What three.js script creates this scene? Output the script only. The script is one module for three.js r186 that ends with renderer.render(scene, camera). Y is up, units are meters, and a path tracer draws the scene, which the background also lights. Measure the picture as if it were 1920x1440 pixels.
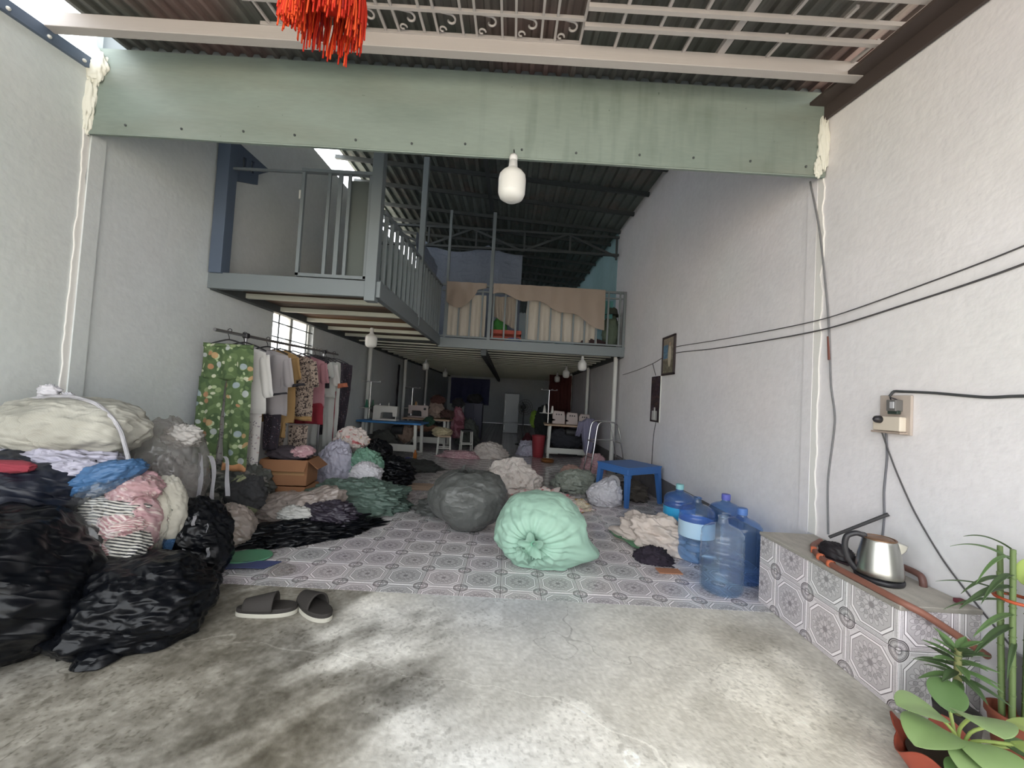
import * as THREE from 'three';
import { RoundedBoxGeometry } from 'three/addons/geometries/RoundedBoxGeometry.js';
import { mergeGeometries, mergeVertices, toCreasedNormals } from 'three/addons/utils/BufferGeometryUtils.js';
import { ImprovedNoise } from 'three/addons/math/ImprovedNoise.js';

// ---------------------------------------------------------------- camera, sky, light, exposure
const scene = new THREE.Scene();
const renderer = new THREE.WebGLRenderer({ antialias: true });
renderer.toneMapping = THREE.LinearToneMapping;
renderer.toneMappingExposure = 1.38;
renderer.shadowMap.enabled = true;
renderer.shadowMap.type = THREE.PCFSoftShadowMap;
const camera = new THREE.PerspectiveCamera(88.14, 4 / 3, 0.05, 200);
camera.position.set(0, 1.2, 0);
camera.rotation.set(0.0353, -0.0068, 0.0562, 'YXZ');
// hazy bright overcast sky, even all round
scene.background = new THREE.Color(0.93, 0.97, 1.0);
scene.backgroundIntensity = 3.0;
// hazy sun high behind the building: it lights the yard, whose glow reaches into the hall
const sun = new THREE.DirectionalLight(0xfff1dc, 20);
sun.position.set(9, 26, -13); sun.target.position.set(0, 0, 6); scene.add(sun, sun.target);
sun.castShadow = true; sun.shadow.radius = 6; sun.shadow.mapSize.set(2048, 2048); sun.shadow.camera.left = -22; sun.shadow.camera.right = 22; sun.shadow.camera.top = 22; sun.shadow.camera.bottom = -22; sun.shadow.camera.far = 80;

// ---------------------------------------------------------------- helpers
const XL = -2.84, XR = 2.005, ZF = -2.556, ZB = -18.5, ZT = -2.42;   // walls, front edge of the hall, rear wall, start of the tiles
let seedState = 7;
const rnd = () => { seedState = (seedState * 1664525 + 1013904223) >>> 0; return seedState / 4294967296; };
const rr = (a, b) => a + (b - a) * rnd();
const perlin = new ImprovedNoise();
const n3 = (x, y, z) => perlin.noise(x + 31.7, y + 17.3, z + 9.1);
const fbm = (x, y, z, o = 4) => { let s = 0, a = 0.5, f = 1; for (let i = 0; i < o; i++) { s += a * n3(x * f, y * f, z * f); a *= 0.5; f *= 2.03; } return s; };
const V = (x, y, z) => new THREE.Vector3(x, y, z);
const clamp = THREE.MathUtils.clamp, lerp = THREE.MathUtils.lerp, sstep = THREE.MathUtils.smoothstep;

const names = {};
function numbered(n) { names[n] = (names[n] ?? -1) + 1; return names[n] ? n + '_' + String(names[n]).padStart(3, '0') : n; }
function shade(o) { o.castShadow = true; o.receiveShadow = true; return o; }
function obj(name, geo, m, parent) {
  const g = Array.isArray(geo) ? join(geo) : geo;
  const o = shade(new THREE.Mesh(g, m));
  o.name = parent ? name : numbered(name);
  (parent ?? scene).add(o);
  return o;
}
function tag(o, label, category, group) { o.userData.label = label; o.userData.category = category; if (group) o.userData.group = group; return o; }
function thing(name, label, category, [x, y, z] = [0, 0, 0], turn = 0, group) {
  const o = new THREE.Group(); o.name = numbered(name); scene.add(o);
  o.position.set(x, y, z); o.rotation.y = turn;
  return tag(o, label, category, group);
}
function struct(name, geo, m) { const o = obj(name, geo, m); o.userData.kind = 'structure'; return o; }
function structGroup(name) { const o = new THREE.Group(); o.name = numbered(name); o.userData.kind = 'structure'; scene.add(o); return o; }
function dup(root, name, [x, y, z], turn, label, group) {
  const r = root.clone(); r.name = numbered(name ?? root.name.replace(/_\d{3}$/, '')); scene.add(r);
  r.position.set(x, y, z); if (turn !== undefined) r.rotation.y = turn;
  r.userData = { ...root.userData }; if (label) r.userData.label = label; if (group) r.userData.group = group;
  return r;
}
function join(list) {
  const all = list.map((g) => { const q = g.index ? g.toNonIndexed() : g.clone(); for (const k of Object.keys(q.attributes)) if (!['position', 'normal', 'uv'].includes(k)) q.deleteAttribute(k);
    if (!q.attributes.uv) q.setAttribute('uv', new THREE.BufferAttribute(new Float32Array(q.attributes.position.count * 2), 2)); return q; });
  return mergeGeometries(all);
}
// box by its centre; uv in metres
function box(w, h, d, x = 0, y = 0, z = 0) { return metric(new THREE.BoxGeometry(w, h, d).translate(x, y, z)); }
function span(x0, x1, y0, y1, z0, z1) { return box(Math.abs(x1 - x0), Math.abs(y1 - y0), Math.abs(z1 - z0), (x0 + x1) / 2, (y0 + y1) / 2, (z0 + z1) / 2); }
function rbox(w, h, d, x = 0, y = 0, z = 0, r = 0.006) { return new RoundedBoxGeometry(w, h, d, 2, Math.min(r, w * 0.45, h * 0.45, d * 0.45)).translate(x, y, z); }
function metric(g) {   // uv in metres by the way each face points
  const p = g.attributes.position, n = g.attributes.normal, uv = new Float32Array(p.count * 2);
  for (let i = 0; i < p.count; i++) {
    const ax = Math.abs(n.getX(i)), ay = Math.abs(n.getY(i)), az = Math.abs(n.getZ(i));
    if (ay >= ax && ay >= az) { uv[i * 2] = p.getX(i); uv[i * 2 + 1] = p.getZ(i); }
    else if (ax >= az) { uv[i * 2] = p.getZ(i); uv[i * 2 + 1] = p.getY(i); }
    else { uv[i * 2] = p.getX(i); uv[i * 2 + 1] = p.getY(i); }
  }
  g.setAttribute('uv', new THREE.BufferAttribute(uv, 2)); return g;
}
function bar(a, b, w, h = w, r = 0) {   // square tube from a to b
  const d = b.clone().sub(a), L = d.length(), g = r ? rbox(w, h, L, 0, 0, 0, r) : new THREE.BoxGeometry(w, h, L);
  const m = new THREE.Matrix4().lookAt(b, a, Math.abs(d.y) > 0.98 * L ? V(0, 0, 1) : V(0, 1, 0)).setPosition(a.clone().add(b).multiplyScalar(0.5));
  return g.applyMatrix4(m);
}
function rod(a, b, r, r2 = r, n = 10) {
  const d = b.clone().sub(a), L = d.length(), g = new THREE.CylinderGeometry(r2, r, L, n);
  const q = new THREE.Quaternion().setFromUnitVectors(V(0, 1, 0), d.normalize());
  return g.applyMatrix4(new THREE.Matrix4().makeRotationFromQuaternion(q).setPosition(a.clone().add(b).multiplyScalar(0.5)));
}
function tube(pts, r, n = 60, k = 8, closed = false) {
  const c = new THREE.CatmullRomCurve3(pts.map((p) => (p.isVector3 ? p : V(...p))), closed, 'catmullrom', 0.4);
  return new THREE.TubeGeometry(c, n, r, k, closed);
}
function lathe(pts, n = 40) { return new THREE.LatheGeometry(pts.map(([r, y]) => new THREE.Vector2(r, y)), n); }
function extrude(pts, depth, bevel = 0, holes = []) {
  const s = new THREE.Shape(pts.map(([x, y]) => new THREE.Vector2(x, y)));
  for (const h of holes) s.holes.push(new THREE.Path(h.map(([x, y]) => new THREE.Vector2(x, y))));
  return new THREE.ExtrudeGeometry(s, { depth, bevelEnabled: bevel > 0, bevelSize: bevel, bevelThickness: bevel, bevelSegments: 2, curveSegments: 6 });
}
// corrugated sheet in the x-z plane: ribs run along z (or along x when across is set)
function corrugated(x0, x1, z0, z1, yAt, period, depth, across = false) {
  const prof = [[0, 0], [0.30, 0], [0.42, 1], [0.88, 1], [1, 0]], a0 = across ? z0 : x0, a1 = across ? z1 : x1, pos = [], uv = [], idx = [];
  const cs = []; for (let a = a0; a < a1; a += period) for (const [t, h] of prof.slice(0, 4)) if (a + t * period <= a1) cs.push([a + t * period, h * depth]);
  const ls = 12;
  for (let j = 0; j <= ls; j++) for (const [c, h] of cs) {
    const x = across ? lerp(x0, x1, j / ls) : c, z = across ? c : lerp(z0, z1, j / ls);
    pos.push(x, yAt(x, z) + h, z); uv.push(x, z);
  }
  const W = cs.length;
  for (let j = 0; j < ls; j++) for (let i = 0; i < W - 1; i++) { const a = j * W + i; idx.push(a, a + 1, a + W, a + 1, a + W + 1, a + W); }
  let g = new THREE.BufferGeometry(); g.setAttribute('position', new THREE.Float32BufferAttribute(pos, 3)); g.setAttribute('uv', new THREE.Float32BufferAttribute(uv, 2)); g.setIndex(idx);
  g = g.toNonIndexed(); g.computeVertexNormals(); return g;
}
// closed soft form: a ball of nu x nv, pushed about by shape(direction, u, v) -> offset factor, then scaled and laid on y = bottom
function soft({ c = [0, 0, 0], r = [1, 1, 1], nu = 96, nv = 64, seed = 0, lump = 0.16, lumpF = 1.6, fold = 0.05, foldF = 4, stretch = [1, 1, 1], ridge = 0, ridgeF = 6, bottom = null, sag = 0.35, edge = 1, uvs = 1, post = null }) {
  const pos = [], idx = [], p = V(0, 0, 0);
  for (let j = 0; j <= nv; j++) for (let i = 0; i < nu; i++) {
    const th = Math.PI * j / nv, ph = 2 * Math.PI * i / nu, d = V(Math.sin(th) * Math.cos(ph), Math.cos(th), Math.sin(th) * Math.sin(ph));
    const q = d.clone(), k = seed * 3.71;
    let s = 1 + lump * 2 * fbm(q.x * lumpF + k, q.y * lumpF - k, q.z * lumpF + 2 * k, 3);
    const wx = fbm(q.x * 2 + k, q.y * 2, q.z * 2, 2) * 1.2, fx = q.x * stretch[0] * foldF + wx, fy = q.y * stretch[1] * foldF + wx, fz = q.z * stretch[2] * foldF - wx;
    if (fold) s += fold * (Math.abs(n3(fx + k, fy, fz)) * 2 + Math.abs(n3(fx * 2.1, fy * 2.1 + k, fz * 2.1)) - 0.5);
    if (ridge) s += ridge * (Math.pow(1 - Math.abs(n3(q.x * ridgeF * stretch[0] + k + wx, q.y * ridgeF * stretch[1], q.z * ridgeF * stretch[2] + wx)), 3) + 0.6 * Math.pow(1 - Math.abs(n3(q.x * ridgeF * 2.3 - k, q.y * ridgeF * 2.3, q.z * ridgeF * 2.3)), 4) - 0.6);
    const sq = (t, e) => Math.sign(t) * Math.pow(Math.abs(t), e);
    p.set(sq(d.x, edge) * r[0] * s, sq(d.y, edge) * r[1] * s, sq(d.z, edge) * r[2] * s);
    if (bottom !== null) { const by = bottom - c[1]; if (p.y < by + 0.02) { p.y = by + Math.max(0, (p.y - by)) * 0.5; } const t = clamp((p.y - by) / (r[1] * 1.2), 0, 1); p.x *= 1 + sag * (1 - t) * (1 - t); p.z *= 1 + sag * (1 - t) * (1 - t); }
    p.x += c[0]; p.y += c[1]; p.z += c[2];
    if (post) post(p, d, i / nu, j / nv);
    pos.push(p.x, p.y, p.z);
  }
  for (let j = 0; j < nv; j++) for (let i = 0; i < nu; i++) { const a = j * nu + i, b = j * nu + (i + 1) % nu; if (j > 0) idx.push(a, b, a + nu); if (j < nv - 1) idx.push(b, b + nu, a + nu); }
  const g = new THREE.BufferGeometry(); g.setAttribute('position', new THREE.Float32BufferAttribute(pos, 3)); g.setIndex(idx); g.computeVertexNormals();
  const uv = []; for (let i = 0; i < pos.length; i += 3) uv.push((pos[i] * 0.9 + pos[i + 2] * 0.45) * uvs, (pos[i + 1] * 0.95 - pos[i + 2] * 0.55) * uvs);
  g.setAttribute('uv', new THREE.Float32BufferAttribute(uv, 2)); return g;
}
// hanging or lying cloth: rows [y, s0, s1] from the top down; front and back skin with folds; s along x, folds along z
function cloth(rows, { thick = 0.03, fold = 0.015, foldN = 4, seed = 0, nu = 28, nv = 36, grow = 0.6, uvs = 1 } = {}) {
  const pos = [], uv = [], idx = [], at = (t) => { const f = t * (rows.length - 1), i = Math.min(rows.length - 2, Math.floor(f)), k = f - i; return rows[i].map((a, n) => lerp(a, rows[i + 1][n], k)); };
  for (const side of [1, -1]) for (let j = 0; j <= nv; j++) { const [y, s0, s1] = at(j / nv); for (let i = 0; i <= nu; i++) {
    const u = i / nu, s = lerp(s0, s1, u), e = Math.pow(Math.max(0, 1 - Math.pow(Math.abs(2 * u - 1), 2.5)), 0.6), k = (1 - grow) + grow * j / nv;
    const f = Math.sin(u * Math.PI * 2 * foldN + seed * 2.1 + 1.4 * n3(u * 2 + seed, j / nv * 1.5, seed)) * fold * k + n3(s * 7 + seed, y * 5, seed * 1.7) * fold * 1.3;
    const end = Math.min(1, Math.min(j, nv - j) / 1.5);
    pos.push(s, y + n3(s * 9 + seed, seed, 3) * fold * (j / nv), f * 1 + side * thick * 0.5 * e * end); uv.push(s * uvs, y * uvs);
  } }
  const W = nu + 1, H = (nv + 1) * W;
  for (let j = 0; j < nv; j++) for (let i = 0; i < nu; i++) { const a = j * W + i; idx.push(a, a + W, a + 1, a + 1, a + W, a + W + 1); const b = a + H; idx.push(b, b + 1, b + W, b + 1, b + W + 1, b + W); }
  const g = new THREE.BufferGeometry(); g.setAttribute('position', new THREE.Float32BufferAttribute(pos, 3)); g.setAttribute('uv', new THREE.Float32BufferAttribute(uv, 2)); g.setIndex(idx); g.computeVertexNormals(); return g;
}

// ---------------------------------------------------------------- textures
function canvasTex(w, h, draw, repeat = [1, 1]) {
  const c = document.createElement('canvas'); c.width = w; c.height = h; draw(c.getContext('2d'), w, h);
  const t = new THREE.CanvasTexture(c); t.colorSpace = THREE.SRGBColorSpace; t.wrapS = t.wrapT = THREE.RepeatWrapping; t.repeat.set(...repeat); t.magFilter = THREE.LinearFilter; return t;
}
function dataTex(n, f, srgb = true, repeat = [1, 1], wrap = THREE.RepeatWrapping, h = n) {   // f(u, v) -> [r, g, b] 0..255
  const d = new Uint8Array(n * h * 4);
  for (let j = 0; j < h; j++) for (let i = 0; i < n; i++) { const c = f(i / n, j / h), k = (j * n + i) * 4; d[k] = clamp(c[0], 0, 255); d[k + 1] = clamp(c[1], 0, 255); d[k + 2] = clamp(c[2], 0, 255); d[k + 3] = 255; }
  const t = new THREE.DataTexture(d, n, h); if (srgb) t.colorSpace = THREE.SRGBColorSpace; t.wrapS = t.wrapT = wrap; t.repeat.set(...repeat); t.magFilter = THREE.LinearFilter; t.minFilter = THREE.LinearMipmapLinearFilter; t.generateMipmaps = true; t.needsUpdate = true; return t;
}
// fast lattice noise in the plane, range about -0.5..0.5; px, py > 0 make it repeat
const lat = new Float32Array(65536); for (let i = 0; i < 65536; i++) lat[i] = rnd() - 0.5;
function vn(x, y, s, per) {
  let ix = Math.floor(x), iy = Math.floor(y); const fx = x - ix, fy = y - iy, u = fx * fx * (3 - 2 * fx), v = fy * fy * (3 - 2 * fy);
  let jx = ix + 1, jy = iy + 1; if (per) { ix = ((ix % per) + per) % per; iy = ((iy % per) + per) % per; jx = ((jx % per) + per) % per; jy = ((jy % per) + per) % per; }
  const k = Math.imul(s, 83492791), a = Math.imul(ix, 73856093), b = Math.imul(jx, 73856093), c = Math.imul(iy, 19349663), d = Math.imul(jy, 19349663);
  const h = (q) => lat[(q ^ (q >>> 15)) & 65535], p = h(a ^ c ^ k), q = h(b ^ c ^ k), r = h(a ^ d ^ k), t = h(b ^ d ^ k);
  return p + (q - p) * u + (r - p) * v + (p - q - r + t) * u * v;
}
const fb = (x, y, s = 0, o = 4) => { let t = 0, a = 0.55, f = 1; for (let i = 0; i < o; i++) { t += a * vn(x * f, y * f, s + i, 0); a *= 0.5; f *= 2; } return t; };
const wrapNoise = (u, v, f, s, o = 4) => { let t = 0, a = 0.55, p = Math.round(f); for (let i = 0; i < o; i++) { t += a * vn(u * p, v * p, s + i * 7, p); a *= 0.5; p *= 2; } return t; };
const S = (c, rough = 0.8, o = {}) => new THREE.MeshStandardMaterial({ color: c, roughness: rough, side: THREE.DoubleSide, ...o });
const PH = (c, rough = 0.8, o = {}) => new THREE.MeshPhysicalMaterial({ color: c, roughness: rough, side: THREE.DoubleSide, ...o });
const grain = dataTex(256, (u, v) => { const a = 128 + 120 * wrapNoise(u, v, 18, 3, 4); return [a, a, a]; }, false);
const weave = dataTex(128, (u, v) => { const a = 128 + 60 * Math.sin(u * Math.PI * 64) * Math.sin(v * Math.PI * 64) + 60 * wrapNoise(u, v, 10, 5, 3); return [a, a, a]; }, false, [6, 6]);
const crumple = dataTex(512, (u, v) => { const k = (f, s) => 1 - Math.abs(wrapNoise(u, v, f, s, 2)) * 2.4; const a = 255 * clamp(0.55 * Math.pow(clamp(k(5, 1), 0, 1), 3) + 0.45 * Math.pow(clamp(k(11, 8), 0, 1), 3), 0, 1); return [a, a, a]; }, false, [2.2, 2.2]);
const fabricM = (c, o = {}) => S(c, 0.92, { bumpMap: weave, bumpScale: 0.0012, ...o });
// ---------------------------------------------------------------- the setting
// painted plaster: pale lilac-grey with patches, scuffs and stains that sit on the paint
const plasterTex = (r, g, b, amt, s) => dataTex(640, (u, v) => {
  const big = wrapNoise(u, v, 3, s, 4) * 16 * amt, mid = wrapNoise(u, v, 14, s + 4, 3) * 10 * amt, fine = (wrapNoise(u, v, 90, s + 9, 1)) * 9;
  const sp = wrapNoise(u, v, 60, s + 2, 2) > 0.36 ? -9 * amt : 0, t = big + mid + fine + sp;
  return [r + t + wrapNoise(u, v, 5, s + 20, 2) * 7, g + t, b + t + wrapNoise(u, v, 4, s + 30, 2) * 7];
}, true, [1 / 3.1, 1 / 3.1]);
const wallBump = { bumpMap: (() => { const t = grain.clone(); t.repeat.set(2.2, 2.2); return t; })(), bumpScale: 0.0035 };
const M = {};
M.wallR = S(0xffffff, 0.85, { map: plasterTex(235, 232, 234, 0.7, 2), ...wallBump });
M.wallL = S(0xffffff, 0.85, { map: plasterTex(214, 219, 219, 0.7, 6), ...wallBump });
M.wallTeal = S(0xffffff, 0.85, { map: plasterTex(150, 186, 192, 1.2, 14), ...wallBump });
M.seam = S(0xeceae6, 0.9, { bumpMap: grain, bumpScale: 0.004 });
M.foam = S(0xe6e6dc, 0.95, { bumpMap: grain, bumpScale: 0.004 });
M.greySteel = S(0x7d8589, 0.5, { metalness: 0.15 });
M.blueSteel = S(0x5f6c80, 0.5, { metalness: 0.15 });
M.darkSteel = S(0x4a4f51, 0.6, { metalness: 0.1 });
M.paleSteel = S(0xb4aeac, 0.6, { metalness: 0.05, bumpMap: grain, bumpScale: 0.001 });
M.brownSteel = S(0x4a3f3c, 0.7);
M.roof = S(0xffffff, 0.6, { metalness: 0.25, map: dataTex(512, (u, v) => { const t = wrapNoise(u, v, 5, 1, 4) * 26 + wrapNoise(u, v, 60, 4, 2) * 14, rust = Math.max(0, wrapNoise(u, v, 7, 8, 3)) * 46; return [112 + t + rust, 120 + t, 116 + t - rust * 0.1]; }, true, [0.4, 0.4]) });
M.canopyRoof = S(0xffffff, 0.7, { metalness: 0.1, map: dataTex(512, (u, v) => { const t = wrapNoise(u, v, 6, 2, 4) * 30 + wrapNoise(u, v * 0.02, 160, 5, 2) * 26, b = sstep(wrapNoise(u, v, 3, 12, 3), -0.05, 0.2) * 16; return [96 + t + b, 96 + t - b * 0.2, 92 + t - b * 0.2]; }, true, [0.5, 0.5]) });
M.whitePipe = S(0xd9d9d5, 0.45);
M.socle = S(0x6d6b6c, 0.5, { bumpMap: grain, bumpScale: 0.001 });

// concrete apron in front of the tiles: mottled, with stains, worn light patches and cracks
const concreteTex = dataTex(1280, (u, v) => {
  const x = XL + u * 5.2 - 0.2, z = -2.6 + v * 5.2;
  let t = fb(x * 1.3, z * 1.3, 1, 5) * 46 + fb(x * 9, z * 9, 5, 3) * 26 + vn(x * 70, z * 70, 8, 0) * 22;
  t += fb((x - z) * 2.2, (x + z) * 9, 13, 3) * 26;
  const worn = sstep(fb(x * 1.5 + 4, z * 1.5 - 1.2, 21, 5), 0.07, 0.13);                                   // skim coat worn to a lighter, pitted layer
  const pits = worn && vn(x * 90, z * 90, 2, 0) > 0.28 ? -22 : 0;
  const oil = sstep(fb(x * 2.3, z * 2.3, 33, 4), 0.12, 0.30) * -26, chip = fb(x * 22 + 3, z * 34, 41, 2) > 0.45 ? -30 : 0;
  const crack = Math.abs(fb(x * 0.9 + 7, z * 0.9 + 2, 51, 5) - 0.02) < 0.0008 ? -30 : 0;
  const pale = Math.abs(fb(x * 0.8 + 1, z * 1.4 + 6, 71, 5)) < 0.003 ? 24 : 0;
  const dirtShade = sstep(fb((x + z) * 3.4, (x - z) * 1.1, 87, 5) - 0.6 * (x + 0.5), 0.0, 0.3) * (-80 + fb(x * 20, z * 20, 91, 3) * 60);   // trodden-in dirt streaks and grains; leftward darkening also paints in shade by the bags
  const b = 203 + dirtShade + t + worn * 22 + pits + oil + chip + crack + pale, w = fb(x * 0.8, z * 0.8, 61, 3) * 18;
  return [b + 4 + w, b + 1 + w * 0.3, b - 6 - w];
}, true, [1, 1], THREE.MirroredRepeatWrapping);
concreteTex.flipY = false;
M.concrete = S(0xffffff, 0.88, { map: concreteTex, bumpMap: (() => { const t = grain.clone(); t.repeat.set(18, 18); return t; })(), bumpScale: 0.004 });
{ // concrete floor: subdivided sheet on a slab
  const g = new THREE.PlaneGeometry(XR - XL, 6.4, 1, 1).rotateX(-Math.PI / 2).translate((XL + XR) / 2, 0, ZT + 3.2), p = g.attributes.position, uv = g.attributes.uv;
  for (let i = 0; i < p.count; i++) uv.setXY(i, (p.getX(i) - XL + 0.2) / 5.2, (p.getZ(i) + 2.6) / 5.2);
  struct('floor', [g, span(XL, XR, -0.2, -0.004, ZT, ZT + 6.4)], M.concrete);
}
M.yard = S(0xa9a49a, 0.95, { bumpMap: grain, bumpScale: 0.01 });
struct('floor_yard', span(-40, 40, -0.5, -0.03, 3.9, 60), M.yard);
struct('floor_sideyard', [span(-40, XL - 0.14, -0.5, -0.03, -40, 3.9), span(XR + 0.14, 40, -0.5, -0.03, -40, 3.9)], M.yard);

// patterned floor tile, 25 cm: octagon with a rosette, a quarter of a round medallion at each corner
function drawTile(c, n, tone) {
  const g = (a) => `rgb(${a + tone[0]},${a + tone[1]},${a + tone[2]})`;
  c.fillStyle = g(190); c.fillRect(0, 0, n, n);
  for (let i = 0; i < 2600; i++) { c.fillStyle = `rgba(${rnd() < 0.5 ? '90,92,95' : '226,226,228'},0.10)`; const s = rr(1, 4) * n / 256; c.fillRect(rnd() * n, rnd() * n, s * rr(0.5, 2), s); }
  const oct = (k, cut) => { c.beginPath(); const a = k * n, b = n - a, q = cut * n; c.moveTo(a + q, a); c.lineTo(b - q, a); c.lineTo(b, a + q); c.lineTo(b, b - q); c.lineTo(b - q, b); c.lineTo(a + q, b); c.lineTo(a, b - q); c.lineTo(a, a + q); c.closePath(); };
  oct(0.085, 0.20); c.fillStyle = g(214); c.fill(); c.lineWidth = n * 0.014; c.strokeStyle = g(84); c.stroke();
  oct(0.13, 0.19); c.fillStyle = g(160); c.fill(); c.lineWidth = n * 0.010; c.strokeStyle = g(96); c.stroke();
  c.strokeStyle = g(112); c.lineWidth = n * 0.008;
  for (const s of [0.03, 0.055]) for (const [x0, y0, x1, y1] of [[s, 0.2, s, 0.8], [1 - s, 0.2, 1 - s, 0.8], [0.2, s, 0.8, s], [0.2, 1 - s, 0.8, 1 - s]]) { c.beginPath(); c.moveTo(x0 * n, y0 * n); c.lineTo(x1 * n, y1 * n); c.stroke(); }
  const cx = n / 2, petal = (k, r0, r1, w, fill) => { for (let i = 0; i < k; i++) { const a = i / k * 2 * Math.PI; c.save(); c.translate(cx, cx); c.rotate(a); c.beginPath(); c.ellipse((r0 + r1) / 2 * n, 0, (r1 - r0) / 2 * n, w * n, 0, 0, 7); c.fillStyle = fill; c.fill(); c.lineWidth = n * 0.006; c.strokeStyle = g(96); c.stroke(); c.restore(); } };
  petal(16, 0.20, 0.33, 0.036, g(172)); petal(12, 0.17, 0.25, 0.036, g(140)); petal(8, 0.06, 0.17, 0.040, g(168));
  c.beginPath(); c.arc(cx, cx, n * 0.055, 0, 7); c.fillStyle = g(110); c.fill();
  for (const x of [0, n]) for (const y of [0, n]) {
    for (const [r, f, st] of [[0.17, 176, 44], [0.145, 138, 96], [0.05, 172, 90]]) { c.beginPath(); c.arc(x, y, r * n, 0, 7); c.fillStyle = g(f); c.fill(); c.lineWidth = n * 0.016; c.strokeStyle = g(st); c.stroke(); }
    for (let i = 0; i < 16; i++) { const a = i / 16 * 2 * Math.PI; c.beginPath(); c.arc(x + Math.cos(a) * 0.098 * n, y + Math.sin(a) * 0.098 * n, n * 0.018, 0, 7); c.fillStyle = g(168); c.fill(); }
  }
}
const tileMats = [[34, 29, 30], [40, 32, 34], [28, 26, 27], [34, 27, 31]].map((tone) => S(0xffffff, 0.15, { map: canvasTex(384, 384, (c, n) => drawTile(c, n, tone)) }));
M.grout = S(0x5c5a58, 0.95);
function tileGeo(w, h, d, u0 = 0, u1 = 1, v0 = 0, v1 = 1, b = 0.0025) {   // lies flat, top at y = 0
  const x = w / 2, z = h / 2, X = x - b, Z = z - b, P = [[-X, 0, -Z], [X, 0, -Z], [X, 0, Z], [-X, 0, Z], [-x, -b, -z], [x, -b, -z], [x, -b, z], [-x, -b, z], [-x, -d, -z], [x, -d, -z], [x, -d, z], [-x, -d, z]];
  const Q = [[3, 2, 1, 0], [0, 1, 5, 4], [1, 2, 6, 5], [2, 3, 7, 6], [3, 0, 4, 7], [4, 5, 9, 8], [5, 6, 10, 9], [6, 7, 11, 10], [7, 4, 8, 11]], pos = [], uv = [];
  for (const [a, bb, c, e] of Q) for (const i of [a, bb, c, a, c, e]) { pos.push(...P[i]); uv.push(lerp(u0, u1, P[i][0] / w + 0.5), lerp(v0, v1, 0.5 - P[i][2] / h)); }
  const g = new THREE.BufferGeometry(); g.setAttribute('position', new THREE.Float32BufferAttribute(pos, 3)); g.setAttribute('uv', new THREE.Float32BufferAttribute(uv, 2)); g.computeVertexNormals(); return g;
}
const T = 0.25, TX0 = -0.4826 - T * 9, tileRows = 12, ZN = -2.5232 + 0.0;   // joints cross at x = -0.4826 + 0.25 i, z = -2.523 - 0.25 j
{
  const base = structGroup('floor_tiles');
  obj('grout', span(XL, XR, -0.2, -0.0035, ZB, ZT), M.grout, base);
  const full = tileGeo(T - 0.003, T - 0.003, 0.012);
  const zEnd = ZN - T * tileRows;
  for (let i = 0; i < 20; i++) {
    const xa = Math.max(XL, TX0 + T * (i - 1)), xb = Math.min(XR, TX0 + T * i); if (xb - xa < 0.02) continue;
    for (let j = -1; j < tileRows; j++) {
      const za = j < 0 ? ZT : ZN - T * j, zb = ZN - T * (j + 1);
      if (j < 0 && xb < -0.9 && false) continue;
      const w = xb - xa, h = za - (j < 0 ? ZN : zb), whole = w > T - 0.01 && h > T - 0.01;
      const g = whole ? full : tileGeo(w - 0.003, h - 0.003, 0.012, xa > TX0 + T * (i - 1) + 0.001 ? 1 - w / T : 0, xb < TX0 + T * i - 0.001 ? w / T : 1, j < 0 ? 1 - h / T : 0, 1);
      const o = obj('tile', g, tileMats[Math.floor(rnd() * 4)], base);
      o.position.set((xa + xb) / 2, 0 + rr(-0.0006, 0.0004), j < 0 ? (ZT + ZN) / 2 : za - T / 2);
      o.rotation.x = rr(-0.002, 0.002); o.rotation.z = rr(-0.002, 0.002);
    }
  }
  const far = new THREE.PlaneGeometry(XR - XL, zEnd - ZB).rotateX(-Math.PI / 2).translate((XL + XR) / 2, -0.0005, (zEnd + ZB) / 2), p = far.attributes.position, uv = far.attributes.uv;
  for (let i = 0; i < p.count; i++) uv.setXY(i, (p.getX(i) - TX0) / T, (zEnd - p.getZ(i)) / T);
  obj('tile_field', far, tileMats[0], base).userData.kind = 'stuff';
}

// walls with thickness; the left one has a window opening under the loft and stops short of the canopy roof
const yRoof = (z) => 4.40 + 0.048 * (-z - 5), tilt = (x) => 0.30 * (XR - x) / (XR - XL),   // the hall roof climbs a little to the left, leaving a slot of daylight over that wall
   yCan = (z) => 3.17 + 0.115 * (-z - 2.5), TH = 0.12;
const WZ0 = -5.68, WZ1 = -4.70, WY0 = 1.08, WY1 = 2.12;
function wallShape(pts, holes, x, m, name) {   // outline in (z, y)
  const s = extrude(pts.map(([z, y]) => [-z, y]), TH, 0, holes.map((h) => h.map(([z, y]) => [-z, y])));
  s.rotateY(Math.PI / 2).translate(x, 0, 0);
  return struct(name, metric(s), m);
}
const FRONT_L = 0.1, FRONT_R = 1.5;
wallShape([[FRONT_L, 0], [FRONT_L, yCan(FRONT_L)], [ZF, yCan(ZF)], [ZF, 4.31], [ZB, yRoof(ZB) + 0.02], [ZB, 0]], [[[WZ1, WY0], [WZ1, WY1], [WZ0, WY1], [WZ0, WY0]]], XL - TH, M.wallL, 'wall_left');
wallShape([[FRONT_R, 0], [FRONT_R, yCan(FRONT_R)], [ZF, yCan(ZF)], [ZF, 4.40], [ZB, yRoof(ZB) + 0.12], [ZB, 0]], [], XR, M.wallR, 'wall_right');
struct('wall_back', span(XL - TH, XR + TH, 0, 5.3, ZB - TH, ZB), M.wallL);
struct('wall_gable', span(XL, XR, 3.30, 4.40, ZF - 0.10, ZF - 0.04), M.greySteel);
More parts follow.
